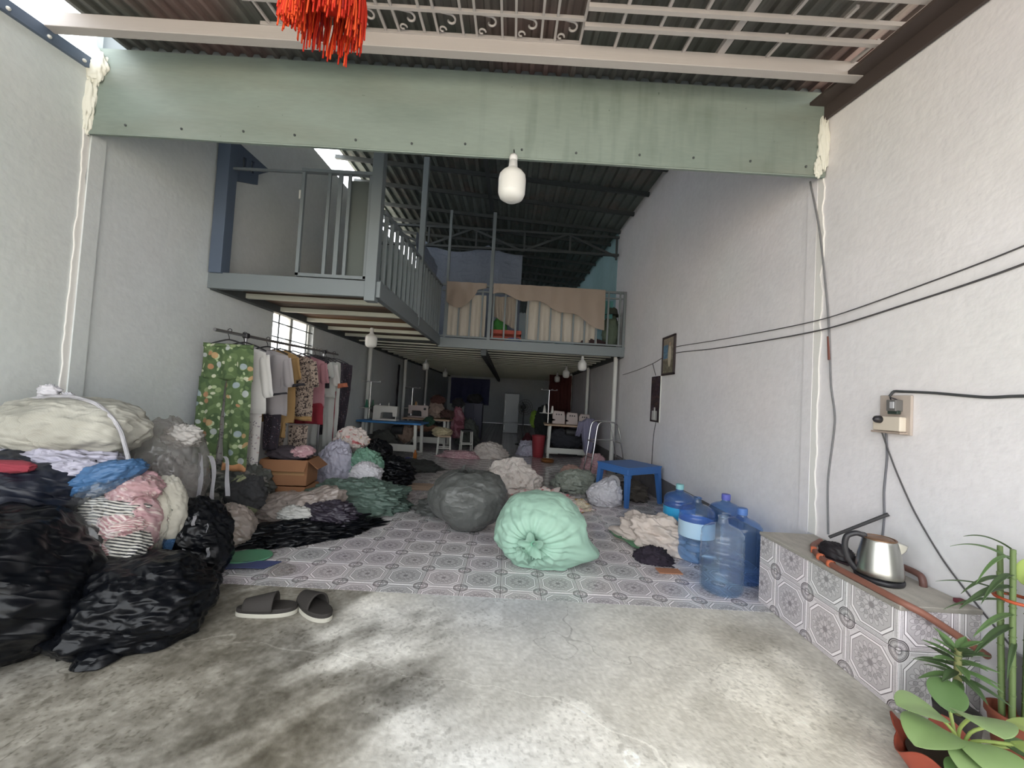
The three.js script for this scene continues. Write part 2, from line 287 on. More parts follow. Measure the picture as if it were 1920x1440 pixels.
struct('wall_right_upper', metric(extrude([[7.75, 2.2], [18.4, 2.2], [18.4, yRoof(-18.4) + 0.11], [7.75, yRoof(-7.75) + 0.11]], 0.006).rotateY(Math.PI / 2).translate(XR - 0.006, 0, 0)), M.wallTeal);
// tiled skirting along the right wall: dark socle of single tiles
{
  const sk = structGroup('baseboard_right');
  for (let i = 0; i < 26; i++) { const z = -2.62 - i * T; obj('tile', rbox(0.012, 0.285, T - 0.004, XR - 0.006, 0.1425, z - T / 2, 0.003), M.socle, sk); }
  const far = obj('tile_strip', span(XR - 0.012, XR, 0, 0.285, -9.2, ZB), M.socle, sk); far.userData.kind = 'stuff';
}
// old plaster seams where the porch walls meet the hall walls
function seam(name, x, z, y0, y1, w0, side, seed, m = M.seam) {
  const L = [], R = [];
  for (let i = 0; i <= 60; i++) { const y = lerp(y0, y1, i / 60); L.push([z - w0 / 2 + fbm(y * 6, seed, 1, 4) * w0 * 0.9 , y]); R.unshift([z + w0 / 2 + fbm(y * 7, seed, 9, 4) * w0 * 0.9, y]); }
  const g = extrude([...L, ...R].map(([zz, y]) => [-zz, y]), 0.006, 0.002).rotateY(Math.PI / 2).translate(side > 0 ? x - 0.0075 : x + 0.001, 0, 0);
  return struct(name, g, m);
}
seam('trim_1', XR, -2.575, 0.44, 2.78, 0.05, 1, 2);
seam('trim_2', XL, -2.548, 0.5, 2.78, 0.032, -1, 5);
struct('trim_3', span(XL, XL + 0.018, 0, 2.78, -2.66, -2.565), M.wallL);
struct('trim_4', span(XR - 0.012, XR, 0.43, 2.78, -2.68, -2.60), M.wallR);

// porch canopy: corrugated sheet, purlins, a re-used window grille and square tubes under it
const ROOF_FRONT = 0.5;
struct('ceiling_canopy', corrugated(XL + 0.16, XR + 0.16, ZF - 0.1, ROOF_FRONT, (x, z) => yCan(z) + 0.20, 0.09, 0.022), M.canopyRoof);
struct('ceiling_main', corrugated(XL + 0.07, XR + 0.2, ZB - 0.1, ZF + 0.02, (x, z) => yRoof(z) + 0.06 + tilt(x), 0.16, 0.035), M.roof);
{
  const e = thing('roof_edge_angle', 'dark brown steel angle where the porch roof meets the right wall', 'steel angle', [XR - 0.03, 0, 0]);
  obj('web', bar(V(0.012, yCan(-2.6) + 0.02, -2.6), V(0.012, yCan(ROOF_FRONT) + 0.02, ROOF_FRONT), 0.02, 0.09), M.brownSteel, e);
  obj('flange', bar(V(-0.04, yCan(-2.6) + 0.075, -2.6), V(-0.04, yCan(ROOF_FRONT) + 0.075, ROOF_FRONT), 0.11, 0.02), M.brownSteel, e);
  const l = thing('roof_edge_beam', 'dark steel beam on top of the left wall under the daylight gap', 'steel beam', [XL, 0, 0]);
  obj('web', bar(V(-0.02, yCan(-2.55) + 0.035, -2.55), V(-0.02, yCan(ROOF_FRONT) + 0.035, ROOF_FRONT), 0.09, 0.07), M.blueSteel, l);
  for (let i = 0; i < 4; i++) obj('bolt', new THREE.SphereGeometry(0.011, 8, 6).translate(0.03, yCan(-1.9 - i * 0.19) + 0.02, -1.9 - i * 0.19), M.whitePipe, l);
}
const purlinZ = [-2.275, -2.09, -1.97, -1.82, -1.6, -1.4, -1.1, -0.8, -0.5, -0.2, 0.1, 0.4];
tag(obj('main_purlin', rbox(XR - XL - 0.06, 0.085, 0.06, (XL + XR) / 2, yCan(-2.275) + 0.10, -2.275, 0.004), M.paleSteel), 'pale pinkish box beam running across under the porch roof', 'purlin');
const ORD = ['first', 'second', 'third', 'fourth', 'fifth', 'sixth', 'seventh', 'eighth', 'ninth', 'tenth', 'eleventh', 'twelfth'];
purlinZ.slice(1).forEach((z, i) => tag(obj('thin_purlin', bar(V(0.30, yCan(z) + 0.125, z), V(XR - 0.02, yCan(z) + 0.125, z), 0.024), M.paleSteel), ORD[i] + ' thin pale cross tube counted from the pale box beam', 'purlin', 'thin purlins under the porch roof'));
[0.503, 0.712, 0.907].forEach((x, i) => tag(obj('cross_tube', bar(V(x, yCan(-2.28) + 0.14, -2.28), V(x, yCan(-0.1) + 0.14, -0.1), 0.016), M.paleSteel), ORD[i] + ' slim lengthwise tube counted from the scrolled grille', 'steel tube', 'slim tubes under the porch roof'));
[[1.399, -2.28], [1.903, -2.28], [1.62, -2.09], [1.35, -1.97], [1.78, -1.97]].forEach(([x, z], i) => tag(obj('cross_tube', bar(V(x, yCan(z) + 0.14, z), V(x + 0.005, yCan(z + 0.2) + 0.14, z + 0.2), 0.016), M.paleSteel), ['short tube between box beam and first cross tube beside thick rafter tube', 'short tube between box beam and first cross tube by right wall', 'short tube between first and second cross tubes', 'short tube between second and third cross tubes beside thick rafter tube', 'short tube between second and third cross tubes by right wall'][i], 'steel tube', 'short tubes between purlins'));
tag(obj('rafter_tube', bar(V(1.127, yCan(-2.3) + 0.155, -2.3), V(1.127, yCan(-0.1) + 0.155, -0.1), 0.04, 0.03), M.paleSteel), 'thick pale square tube running front to back under porch roof', 'steel tube');
{ // window grille laid flat under the roof, with scrolls
  const gr = thing('window_grille', 'old pale iron window grille with scrolls laid flat under porch roof', 'grille');
  const xs = []; for (let k = -6; k < 2; k++) xs.push(-0.153 + k * 0.2255, -0.075 + k * 0.2255);
  xs.push(0.298);
  const up = (z) => yCan(z) + 0.15;
  for (const x of xs) if (x < 0.31) obj('bar', bar(V(x, up(-2.245), -2.245), V(x, up(-0.6), -0.6), 0.013), M.paleSteel, gr);
  for (const z of [-2.245, -2.075, -1.93, -1.65, -1.4, -1.0, -0.62]) obj('cross_bar', bar(V(-1.56, up(z), z), V(0.30, up(z), z), 0.018), M.paleSteel, gr);
  for (let k = -6; k < 2; k++) {   // S-scroll between each pair of bars
    const x0 = -0.075 + k * 0.2255, pts = [], pts2 = [];
    for (let i = 0; i <= 26; i++) { const a = i / 26 * 4.6 - 1.7, r = 0.036 * (1 - i / 40); pts.push([x0 + 0.085 + r * Math.cos(-a), up(-2.12), -2.135 + r * Math.sin(-a)]); }
    pts.unshift([x0 + 0.012, up(-2.07) - 0.004, -2.075]);
    for (let i = 0; i <= 20; i++) { const a = i / 20 * 5.2, r = 0.022 * (1 - i / 34); pts2.push([x0 + 0.03 + r * Math.cos(a), up(-2.2), -2.205 + r * Math.sin(a)]); }
    obj('scroll', [tube(pts, 0.006, 60, 6), tube(pts2, 0.005, 40, 6)], M.paleSteel, gr);
  }
}

// green sheet-metal fascia across the front of the hall
M.fascia = S(0xffffff, 0.5, { metalness: 0.1, map: dataTex(1024, (u, v) => {
  const t = fb(u * 9, v * 2.4, 3, 4) * 22 + fb(u * 90, v * 60, 5, 2) * 8, run = Math.max(0, fb(u * 110, v * 1.6, 8, 3)) * 60 * sstep(u, 0.46, 0.60) * (0.45 + 0.55 * sstep(fb(u * 8, 2, 4, 2), -0.2, 0.2)), speck = fb(u * 150, v * 24, 15, 2) > 0.38 ? -50 : 0, dirt = Math.max(0, fb(u * 5, v * 3, 22, 4)) * 40;
  return [136 + t - run + speck - dirt * 0.3, 149 + t - run + speck - dirt * 0.6, 142 + t - run * 1.05 + speck - dirt * 0.7];
}, true, [1, 1], THREE.RepeatWrapping, 256) });
{
  const f = thing('metal_fascia', 'wide pale green sheet metal fascia with run stains spanning the hall front', 'fascia', [0, 0, 0]);
  const g = new THREE.BoxGeometry(XR - XL - 0.01, 0.565, 0.03, 60, 10, 1).translate((XL + XR) / 2, 3.05, ZF), p = g.attributes.position, uv = g.attributes.uv;
  for (let i = 0; i < p.count; i++) { const x = p.getX(i), y = p.getY(i); uv.setXY(i, (x - XL) / (XR - XL), (y - 2.77) / 0.565); p.setZ(i, p.getZ(i) + 0.006 * fbm(x * 1.4, y * 2, 3, 3)); if (y < 2.78) p.setY(i, y + 0.012 * fbm(x * 1.1 + 3, 1, 1, 3)); }
  g.computeVertexNormals(); obj('sheet', g, M.fascia, f);
  obj('bottom_lip', tube(Array.from({ length: 24 }, (_, i) => { const x = lerp(XL + 0.01, XR - 0.01, i / 23); return [x, 2.766 + 0.012 * fbm(x * 1.1 + 3, 1, 1, 3), ZF + 0.012]; }), 0.006, 120, 6), M.fascia, f);
  const rv = new THREE.SphereGeometry(0.008, 6, 5);
  for (let i = 0; i < 13; i++) obj('rivet', rv.clone().translate(XL + 0.25 + i * 0.37 + rr(-0.03, 0.03), 2.83 + rr(-0.01, 0.01), ZF + 0.018), M.darkSteel, f);
}
function foamPatch(c, r, seed, label) { return tag(obj('foam_patch', soft({ c, r, seed, nu: 40, nv: 28, lump: 0.32, lumpF: 2.4, fold: 0.12, foldF: 3 }), M.foam), label, 'foam filler'); }
foamPatch([XL + 0.03, 3.20, ZF + 0.02], [0.075, 0.11, 0.03], 1, 'lumpy white foam filler at upper left end of green fascia');
foamPatch([XL + 0.0, 2.95, ZF + 0.02], [0.05, 0.19, 0.025], 2, 'long white foam smear down the left end of green fascia');
foamPatch([XR - 0.03, 2.98, ZF + 0.02], [0.035, 0.17, 0.025], 3, 'long white foam smear down the right end of green fascia');
foamPatch([XR - 0.06, 2.82, ZF + 0.022], [0.025, 0.06, 0.015], 4, 'small white foam dab at lower right corner of fascia');

// left window: reveal, frame, panes and a grille of bars
{
  const w = structGroup('window_1'), zc = (WZ0 + WZ1) / 2;
  M.frame = S(0xd8d9d6, 0.5);
  obj('frame', [span(XL - 0.10, XL - 0.05, WY0, WY0 + 0.05, WZ0, WZ1), span(XL - 0.10, XL - 0.05, WY1 - 0.05, WY1, WZ0, WZ1), span(XL - 0.10, XL - 0.05, WY0, WY1, WZ0, WZ0 + 0.05), span(XL - 0.10, XL - 0.05, WY0, WY1, WZ1 - 0.05, WZ1), span(XL - 0.10, XL - 0.05, WY0, WY1, zc - 0.03, zc + 0.03)], M.frame, w);
  M.pane = PH(0xffffff, 0.05, { transmission: 1, thickness: 0 });
  for (const s of [-1, 1]) obj('pane', span(XL - 0.078, XL - 0.072, WY0 + 0.05, WY1 - 0.05, zc + s * 0.03, zc + s * ((WZ1 - WZ0) / 2 - 0.05)), M.pane, w);
  for (let i = 1; i < 6; i++) obj('grille_bar', bar(V(XL - 0.02, WY0 + i * 0.175, WZ0), V(XL - 0.02, WY0 + i * 0.175, WZ1), 0.012), M.darkSteel, w);
  for (const k of [0.16, 0.84]) obj('grille_bar', bar(V(XL - 0.02, WY0, lerp(WZ0, WZ1, k)), V(XL - 0.02, WY1, lerp(WZ0, WZ1, k)), 0.012), M.darkSteel, w);
}
// ventilation panel with three slots set in the left wall above the loft
tag(obj('vent_panel', extrude([[3.74, 3.13], [4.16, 3.31], [4.16, 3.42], [4.36, 3.57], [3.74, 3.55]].map(([z, y]) => [z, y]), 0.02, 0.003, [0, 1, 2].map((i) => { const z = 3.80 + i * 0.12, y = 3.30 + i * 0.035; return [[z, y], [z + 0.05, y + 0.01], [z + 0.05, y + 0.14], [z, y + 0.13]]; })).rotateY(Math.PI / 2).translate(XL + 0.03, 0, 0), M.blueSteel), 'dark blue steel bracket plate with three slots beside the loft post', 'bracket');
// two-sided thin body from a surface f(u, v) -> Vector3
function sheet(f, nu = 24, nv = 24, th = 0.004, uvs = null) {
  const pos = [], uv = [], idx = [], W = nu + 1, P = [], N = [];
  for (let j = 0; j <= nv; j++) for (let i = 0; i <= nu; i++) P.push(f(i / nu, j / nv));
  const at = (i, j) => P[clamp(j, 0, nv) * W + clamp(i, 0, nu)];
  for (let j = 0; j <= nv; j++) for (let i = 0; i <= nu; i++) { const n = at(i + 1, j).clone().sub(at(i - 1, j)).cross(at(i, j + 1).clone().sub(at(i, j - 1))).normalize(); N.push(n); }
  for (const s of [0.5, -0.5]) for (let k = 0; k < P.length; k++) { const p = P[k].clone().addScaledVector(N[k], s * th), i = k % W, j = Math.floor(k / W); pos.push(p.x, p.y, p.z); uv.push(...(uvs ? [i / nu * uvs[0], j / nv * uvs[1]] : [i / nu, j / nv])); }
  const H = P.length;
  for (let j = 0; j < nv; j++) for (let i = 0; i < nu; i++) { const a = j * W + i; idx.push(a, a + 1, a + W, a + 1, a + W + 1, a + W); const b = a + H; idx.push(b, b + W, b + 1, b + 1, b + W, b + W + 1); }
  for (let i = 0; i < nu; i++) { idx.push(i, i + H, i + 1, i + 1, i + H, i + 1 + H); const a = nv * W + i; idx.push(a, a + 1, a + H, a + 1, a + 1 + H, a + H); }
  for (let j = 0; j < nv; j++) { const a = j * W; idx.push(a, a + W, a + H, a + W, a + W + H, a + H); const b = a + nu; idx.push(b, b + H, b + W, b + W, b + H, b + W + H); }
  const g = new THREE.BufferGeometry(); g.setAttribute('position', new THREE.Float32BufferAttribute(pos, 3)); g.setAttribute('uv', new THREE.Float32BufferAttribute(uv, 2)); g.setIndex(idx); g.computeVertexNormals(); return g;
}
// ---------------------------------------------------------------- steel loft
const LX = -1.296, LZ = -3.687, LZ2 = -7.01;
const plankMats = [0x6b5040, 0x4b3a30, 0x8a6440, 0x57463a].map((c) => S(c, 0.8, { bumpMap: grain, bumpScale: 0.002 }));
{
  const loft = thing('loft_floor', 'grey steel loft floor with joists and boards over the rear hall', 'loft');
  obj('front_beam', rbox(LX - XL + 0.06, 0.15, 0.06, (XL + LX) / 2 + 0.02, 2.135, LZ, 0.004), M.greySteel, loft);
  obj('side_beam', rbox(0.06, 0.15, LZ - LZ2, LX, 2.135, (LZ + LZ2) / 2, 0.004), M.greySteel, loft);
  obj('wall_beam', rbox(0.07, 0.10, LZ - ZB, XL + 0.04, 2.10, (LZ + ZB) / 2, 0.004), M.darkSteel, loft);
  obj('wall_beam', rbox(0.07, 0.10, LZ2 - ZB, XR - 0.04, 2.07, (LZ2 + ZB) / 2, 0.004), M.darkSteel, loft);
  obj('front_beam', rbox(XR - LX, 0.17, 0.06, (LX + XR) / 2, 2.12, LZ2, 0.004), M.greySteel, loft);
  obj('centre_beam', rbox(0.10, 0.12, LZ2 - ZB, -0.49, 1.985, (LZ2 + ZB) / 2 - 0.03, 0.004), M.darkSteel, loft);
  const joistM = S(0xc0c4ba, 0.55, { metalness: 0.1 });
  const jg = rbox(XR - XL - 0.14, 0.026, 0.06, (XL + XR) / 2, 2.09, 0, 0.004), js = rbox(LX - XL - 0.10, 0.05, 0.05, (XL + LX) / 2, 2.10, 0, 0.004);
  for (let i = 0; i < 5; i++) { const o = obj('joist', js, joistM, loft); o.position.z = LZ - 0.42 - i * 0.62; }
  for (let i = 0; i < 26; i++) { const o = obj('joist', jg, joistM, loft); o.position.z = LZ2 - 0.2 - i * 0.43; }
  obj('deck', span(XL + 0.005, XR - 0.005, 2.105, 2.20, LZ2 - 0.03, ZB + 0.01), M.darkSteel, loft);
  const pg = [0, 1].map(() => box(LX - XL - 0.04, 0.025, 0.19, (XL + LX) / 2, 2.145, 0));
  for (let i = 0; i < 17; i++) { const o = obj('plank', pg[i % 2], plankMats[Math.floor(rnd() * 4)], loft); o.position.z = LZ - 0.13 - i * 0.197; o.position.y = rr(-0.003, 0.003); }
  const post = (x, z, w, y0, y1, m) => obj('post', rbox(w, y1 - y0, w, x, (y0 + y1) / 2, z, 0.004), m, loft);
  post(-2.765, LZ, 0.115, 2.2, 4.35, M.blueSteel); post(-1.332, LZ + 0.01, 0.10, 2.02, 4.35, M.greySteel); post(LX, -5.35, 0.075, 2.1, 4.42, M.greySteel);
  post(-1.2, LZ2, 0.045, 2.2, yRoof(LZ2), M.greySteel); post(-0.42, LZ2, 0.06, 2.2, yRoof(LZ2), M.greySteel);
  // white pipe columns under the loft along both walls
  for (const [x, z] of [[XL + 0.10, -7.75], [XL + 0.10, -10.4], [XL + 0.10, -13.1], [XR - 0.09, -7.2], [XR - 0.09, -9.7], [XR - 0.09, -12.3]]) obj('column', rod(V(x, 0, z), V(x, 2.05, z), 0.04, 0.04, 14), M.whitePipe, loft);
}
function railing(name, label, a, b, y0, y1, n, w, second, group) {   // flat balusters between two rails
  const r = thing(name, label, 'railing', [0, 0, 0], 0, group), A = (y) => V(a[0], y, a[1]), B = (y) => V(b[0], y, b[1]);
  obj('top_rail', bar(A(y1), B(y1 + (second ?? 0)), 0.04, 0.04, 0.003), M.greySteel, r);
  obj('bottom_rail', bar(A(y0), B(y0), 0.03, 0.03, 0.003), M.greySteel, r);
  for (let i = 0; i < n; i++) { const t = (i + 0.5) / n, x = lerp(a[0], b[0], t), z = lerp(a[1], b[1], t); obj('baluster', rbox(w, y1 - y0 + (second ?? 0) * t, w * 0.7, x, (y0 + y1 + (second ?? 0) * t) / 2, z, 0.003), M.greySteel, r); }
  return r;
}
railing('loft_side_railing', 'grey steel railing along the open side of the narrow loft arm', [LX, LZ - 0.08], [LX, LZ2 + 0.04], 2.235, 2.92, 17, 0.04, 0.2);
{
  const r = railing('loft_front_railing', 'grey steel railing hung with cloths along the front of deep loft', [LX + 0.02, LZ2], [XR - 0.01, LZ2], 2.235, 3.155, 16, 0.03, 0.03);
  obj('mid_rail', bar(V(LX + 0.02, 3.05, LZ2), V(XR - 0.01, 3.075, LZ2), 0.025), M.greySteel, r);
  obj('end_post', rbox(0.045, 1.12, 0.045, XR - 0.03, 2.64, LZ2 + 0.01, 0.003), M.greySteel, r);
}
{
  const g = thing('loft_gate', 'grey steel gate with upright bars at front of the narrow loft arm', 'gate', [0, 0, LZ + 0.015]);
  obj('frame', [bar(V(-2.03, 2.225, 0), V(-2.03, 3.22, 0), 0.03, 0.03), bar(V(-1.40, 2.225, 0), V(-1.40, 3.22, 0), 0.03, 0.03), bar(V(-2.045, 3.22, 0), V(-1.385, 3.22, 0), 0.05, 0.03), bar(V(-2.045, 2.235, 0), V(-1.385, 2.235, 0), 0.03, 0.03)], M.greySteel, g);
  for (const [x, w] of [[-1.79, 0.03], [-1.686, 0.04], [-1.60, 0.03]]) obj('bar', rbox(w, 0.98, 0.02, x, 2.725, 0, 0.003), M.greySteel, g);
  obj('hinge', rod(V(-2.055, 2.95, 0), V(-2.055, 3.03, 0), 0.014), M.whitePipe, g);
  tag(obj('guard_rail', bar(V(-2.71, 3.21, LZ), V(-2.05, 3.215, LZ), 0.02), M.greySteel), 'thin grey guard rail between left loft post and gate', 'rail');
  tag(obj('grey_board', rbox(0.19, 0.95, 0.012, -1.505, 2.70, LZ - 0.03, 0.003), S(0x5b625f, 0.7)), 'narrow grey green board standing behind the loft gate', 'board');
}
// roof steel of the hall
{
  const purl = (z, i) => tag(obj('roof_purlin', bar(V(XL - 0.04, yRoof(z) + 0.02 + tilt(XL), z), V(XR - 0.005, yRoof(z) + 0.02 + tilt(XR), z), 0.04, 0.06), M.darkSteel), ORD[i] + ' dark steel roof purlin counted from the green fascia inwards', 'purlin', 'purlins of the hall roof');
  for (let i = 0; i < 11; i++) purl(-4.55 - i * 0.74 - (i > 3 ? 0.1 : 0), i);
  tag(obj('roof_rafter', bar(V(-0.53, yRoof(-2.7) + 0.09, -2.7), V(-0.49, yRoof(-7.2) + 0.09, -7.2), 0.06, 0.05), M.darkSteel), 'dark steel rafter running front to back under hall roof', 'rafter');
  const t = thing('roof_truss', 'dark steel roof truss with zigzag web above the loft', 'truss', [0, 0, -7.62]);
  const b = 4.06, u = 4.44, bw = (x0, y0, x1, y1, w = 0.04) => bar(V(x0, y0, 0), V(x1, y1, 0), w, 0.04);
  obj('bottom_chord', bw(XL + 0.02, b, XR - 0.02, b + 0.03, 0.06), M.darkSteel, t); obj('top_chord', bw(XL + 0.02, u, XR - 0.02, u, 0.05), M.darkSteel, t);
  for (const [x0, y0, x1, y1] of [[-2.7, u, -1.75, b], [-1.75, b, -0.88, u], [-0.88, u, 0.11, b], [0.11, b, 0.97, u], [0.97, u, 1.93, b], [-0.80, b, -0.80, u], [0.14, b, 0.14, u], [1.03, b, 1.03, u], [1.94, b - 0.06, 1.94, u], [-1.72, b, -1.72, u]]) obj('web', bw(x0, y0, x1, y1, 0.035), M.darkSteel, t);
}
// cloths on the loft
M.cream = fabricM(0xc9c2b8); M.blush = fabricM(0xa5978c); M.tarp = PH(0x7d879a, 0.6, { bumpMap: crumple, bumpScale: 0.01 });
function drape(x0, x1, top, bot, z, folds, amp, seed) { return sheet((u, v) => { const x = lerp(x0, x1, u), yt = top(u), y = lerp(yt, bot(u), v), f = Math.sin(u * folds * 6.28 + seed + 0.8 * n3(u * 3, v, seed)) * amp * (0.4 + 0.6 * v) + n3(x * 6, y * 5, seed) * amp; return V(x + n3(y * 4, seed, x) * amp * 0.5, y, z + f); }, 60, 24, 0.006); }
tag(obj('curtain', drape(-1.22, -0.5, () => 3.02, () => 2.24, LZ2 - 0.10, 5, 0.02, 1), M.cream), 'cream curtain behind the left bars of loft front railing', 'curtain');
tag(obj('curtain', drape(0.24, 1.52, () => 3.02, (u) => 2.25, LZ2 - 0.10, 8, 0.025, 2), M.cream), 'long cream curtain behind the middle bars of loft front railing', 'curtain');
tag(obj('curtain', drape(-0.38, 0.06, () => 3.02, (u) => 2.42 + 0.25 * (1 - u), LZ2 - 0.11, 4, 0.03, 3), fabricM(0xa39a90)), 'short grey beige curtain hanging beside the loft shelf', 'curtain');
tag(obj('draped_cloth', drape(-1.2, -0.50, (u) => 3.20, (u) => 2.95 - 0.26 * Math.pow(Math.sin(Math.PI * Math.min(1, u * 1.15 + 0.1)), 0.8) + 0.16 * u, LZ2 + 0.045, 3, 0.016, 4), M.blush), 'beige cloth swag over the left end of loft front railing', 'cloth');
tag(obj('draped_cloth', drape(-0.38, 1.62, (u) => 3.21, (u) => 3.02 - 0.12 * u - 0.42 * u * u + 0.04 * Math.sin(u * 19), LZ2 + 0.048, 7, 0.016, 5), M.blush), 'long beige blanket slanting over the loft front railing', 'blanket');
tag(obj('tarpaulin', sheet((u, v) => { const x = lerp(-1.95, 0.13, u), s = Math.abs(Math.sin((u * 1.58 - 0.02) * Math.PI)), yt = 4.28 - 0.03 + (0.17 - 0.22 * Math.pow(s, 0.7)) * 0.9, y = lerp(yt, 2.3, v); return V(x, y, -8.25 + 0.03 * n3(x * 3, y * 2, 1)); }, 60, 20, 0.006), M.tarp), 'blue grey tarpaulin hung by its corners at the back of loft', 'tarpaulin');
tag(obj('tarpaulin', sheet((u, v) => V(-1.40 + 0.03 * n3(u * 5, v * 4, 4), lerp(3.45, 2.26, v), lerp(-5.5, -6.95, u)), 30, 20, 0.006), M.tarp), 'blue grey tarpaulin behind the far side bars of narrow loft arm', 'tarpaulin');
{
  const s = thing('shelf_crate', 'orange red open crate on the loft floor behind the railing', 'crate', [-0.12, 2.205, LZ2 - 0.28]);
  M.crate = S(0xa8493a, 0.6);
  for (const y of [0.04, 0.16]) { obj('slat', rbox(0.56, 0.07, 0.012, 0, y + 0.02, 0.15, 0.003), M.crate, s); obj('slat', rbox(0.56, 0.07, 0.012, 0, y + 0.02, -0.15, 0.003), M.crate, s); for (const x of [-0.28, 0.28]) obj('slat', rbox(0.012, 0.07, 0.3, x, y + 0.02, 0, 0.003), M.crate, s); }
  obj('bottom', rbox(0.56, 0.015, 0.3, 0, 0.012, 0, 0.003), M.crate, s);
  tag(obj('green_bundle', soft({ c: [-0.24, 2.52, LZ2 - 0.3], r: [0.13, 0.14, 0.1], seed: 4, nu: 36, nv: 24, bottom: 2.41 }), fabricM(0x3c7a3a)), 'bright green bundle lying in the orange loft crate', 'bundle');
  tag(obj('blue_bag', soft({ c: [0.02, 2.24, LZ2 - 0.08], r: [0.14, 0.04, 0.05], seed: 5, nu: 36, nv: 20, bottom: 2.205 }), fabricM(0x4a5f9a)), 'small blue bag lying below the orange loft crate', 'bag');
  const hat = thing('sun_hat', 'dark round hat hung over a striped bundle on loft', 'hat', [1.80, 2.83, LZ2 - 0.2]);
  obj('crown', lathe([[0, 0.13], [0.06, 0.125], [0.10, 0.09], [0.115, 0.0], [0.11, -0.01]], 24), fabricM(0x3c423a), hat); obj('brim', lathe([[0.11, 0], [0.16, -0.02], [0.165, -0.03], [0.11, -0.01]], 24), fabricM(0x3c423a), hat);
  tag(obj('striped_bundle', soft({ c: [1.80, 2.50, LZ2 - 0.22], r: [0.15, 0.31, 0.13], seed: 6, nu: 40, nv: 36, bottom: 2.205, sag: 0.05, fold: 0.1 }), fabricM(0x5d6a5c)), 'tall grey green bundle standing behind last bars of loft railing', 'bundle');
  tag(obj('dark_bundle', soft({ c: [1.45, 2.27, LZ2 - 0.2], r: [0.26, 0.09, 0.12], seed: 7, nu: 40, nv: 20, bottom: 2.205, fold: 0.12 }), fabricM(0x3c2c30)), 'dark maroon bundle lying on loft behind the railing', 'bundle');
  tag(obj('teal_cloth', drape(1.62, 1.80, () => 3.06, (u) => 2.74, LZ2 - 0.14, 2, 0.02, 8), fabricM(0x5f9a9a)), 'teal cloth hanging near the wall end of loft railing', 'cloth');
}
// ---------------------------------------------------------------- pear shaped LED lamps, switched off
M.bulbWhite = PH(0xe9e9e6, 0.35, { transmission: 0.15, thickness: 0 }); M.bulbCap = S(0xd8d8d8, 0.4); M.cord = S(0x2e2e30, 0.7);
function bulb(x, yTop, z, s, label, cordTop, group, wide = 1) {
  const b = thing('led_bulb', label, 'light bulb', [x, yTop, z], 0, group);
  obj('diffuser', lathe([[0, -0.30], [0.05, -0.297], [0.085, -0.275], [0.098, -0.24], [0.1, -0.14], [0.095, -0.11], [0.075, -0.085], [0.055, -0.075]].map(([r, y]) => [r * s * wide, y * s]), 32), M.bulbWhite, b);
  obj('neck', lathe([[0.055, -0.076], [0.045, -0.06], [0.034, -0.05], [0.03, 0], [0, 0]].map(([r, y]) => [r * s * wide, y * s]), 24), M.bulbCap, b);
  obj('socket', lathe([[0.0, 0.045], [0.026, 0.045], [0.03, 0.03], [0.03, 0], [0, 0]].map(([r, y]) => [r * s, y * s]), 20), M.bulbCap, b);
  obj('cord', tube([[0, 0.04 * s, 0], [0.003, (cordTop - yTop) * 0.6, 0.004], [0, cordTop - yTop, 0]], 0.004, 12, 6), M.cord, b);
  return b;
}
bulb(-0.055, 2.725, ZF + 0.05, 0.88, 'large white bulb hanging from lower edge of the green fascia', 2.80, undefined);
bulb(-1.93, 2.02, -5.45, 0.80, 'white pear shaped bulb under the wooden loft boards', 2.11);
bulb(-2.03, 1.99, -9.55, 0.80, 'white pear bulb hanging over the blue topped sewing table', 2.06);
bulb(-2.05, 1.98, -12.6, 0.80, 'white pear bulb far back beside the left wall columns', 2.06);
bulb(1.30, 2.00, -7.15, 0.80, 'white pear bulb behind the loft front beam near the right wall', 2.06);
bulb(1.32, 1.98, -9.3, 0.80, 'white pear bulb under the loft above the overlock table', 2.06);
bulb(1.38, 1.97, -11.5, 0.80, 'white pear bulb far back near the dark red curtain', 2.06);
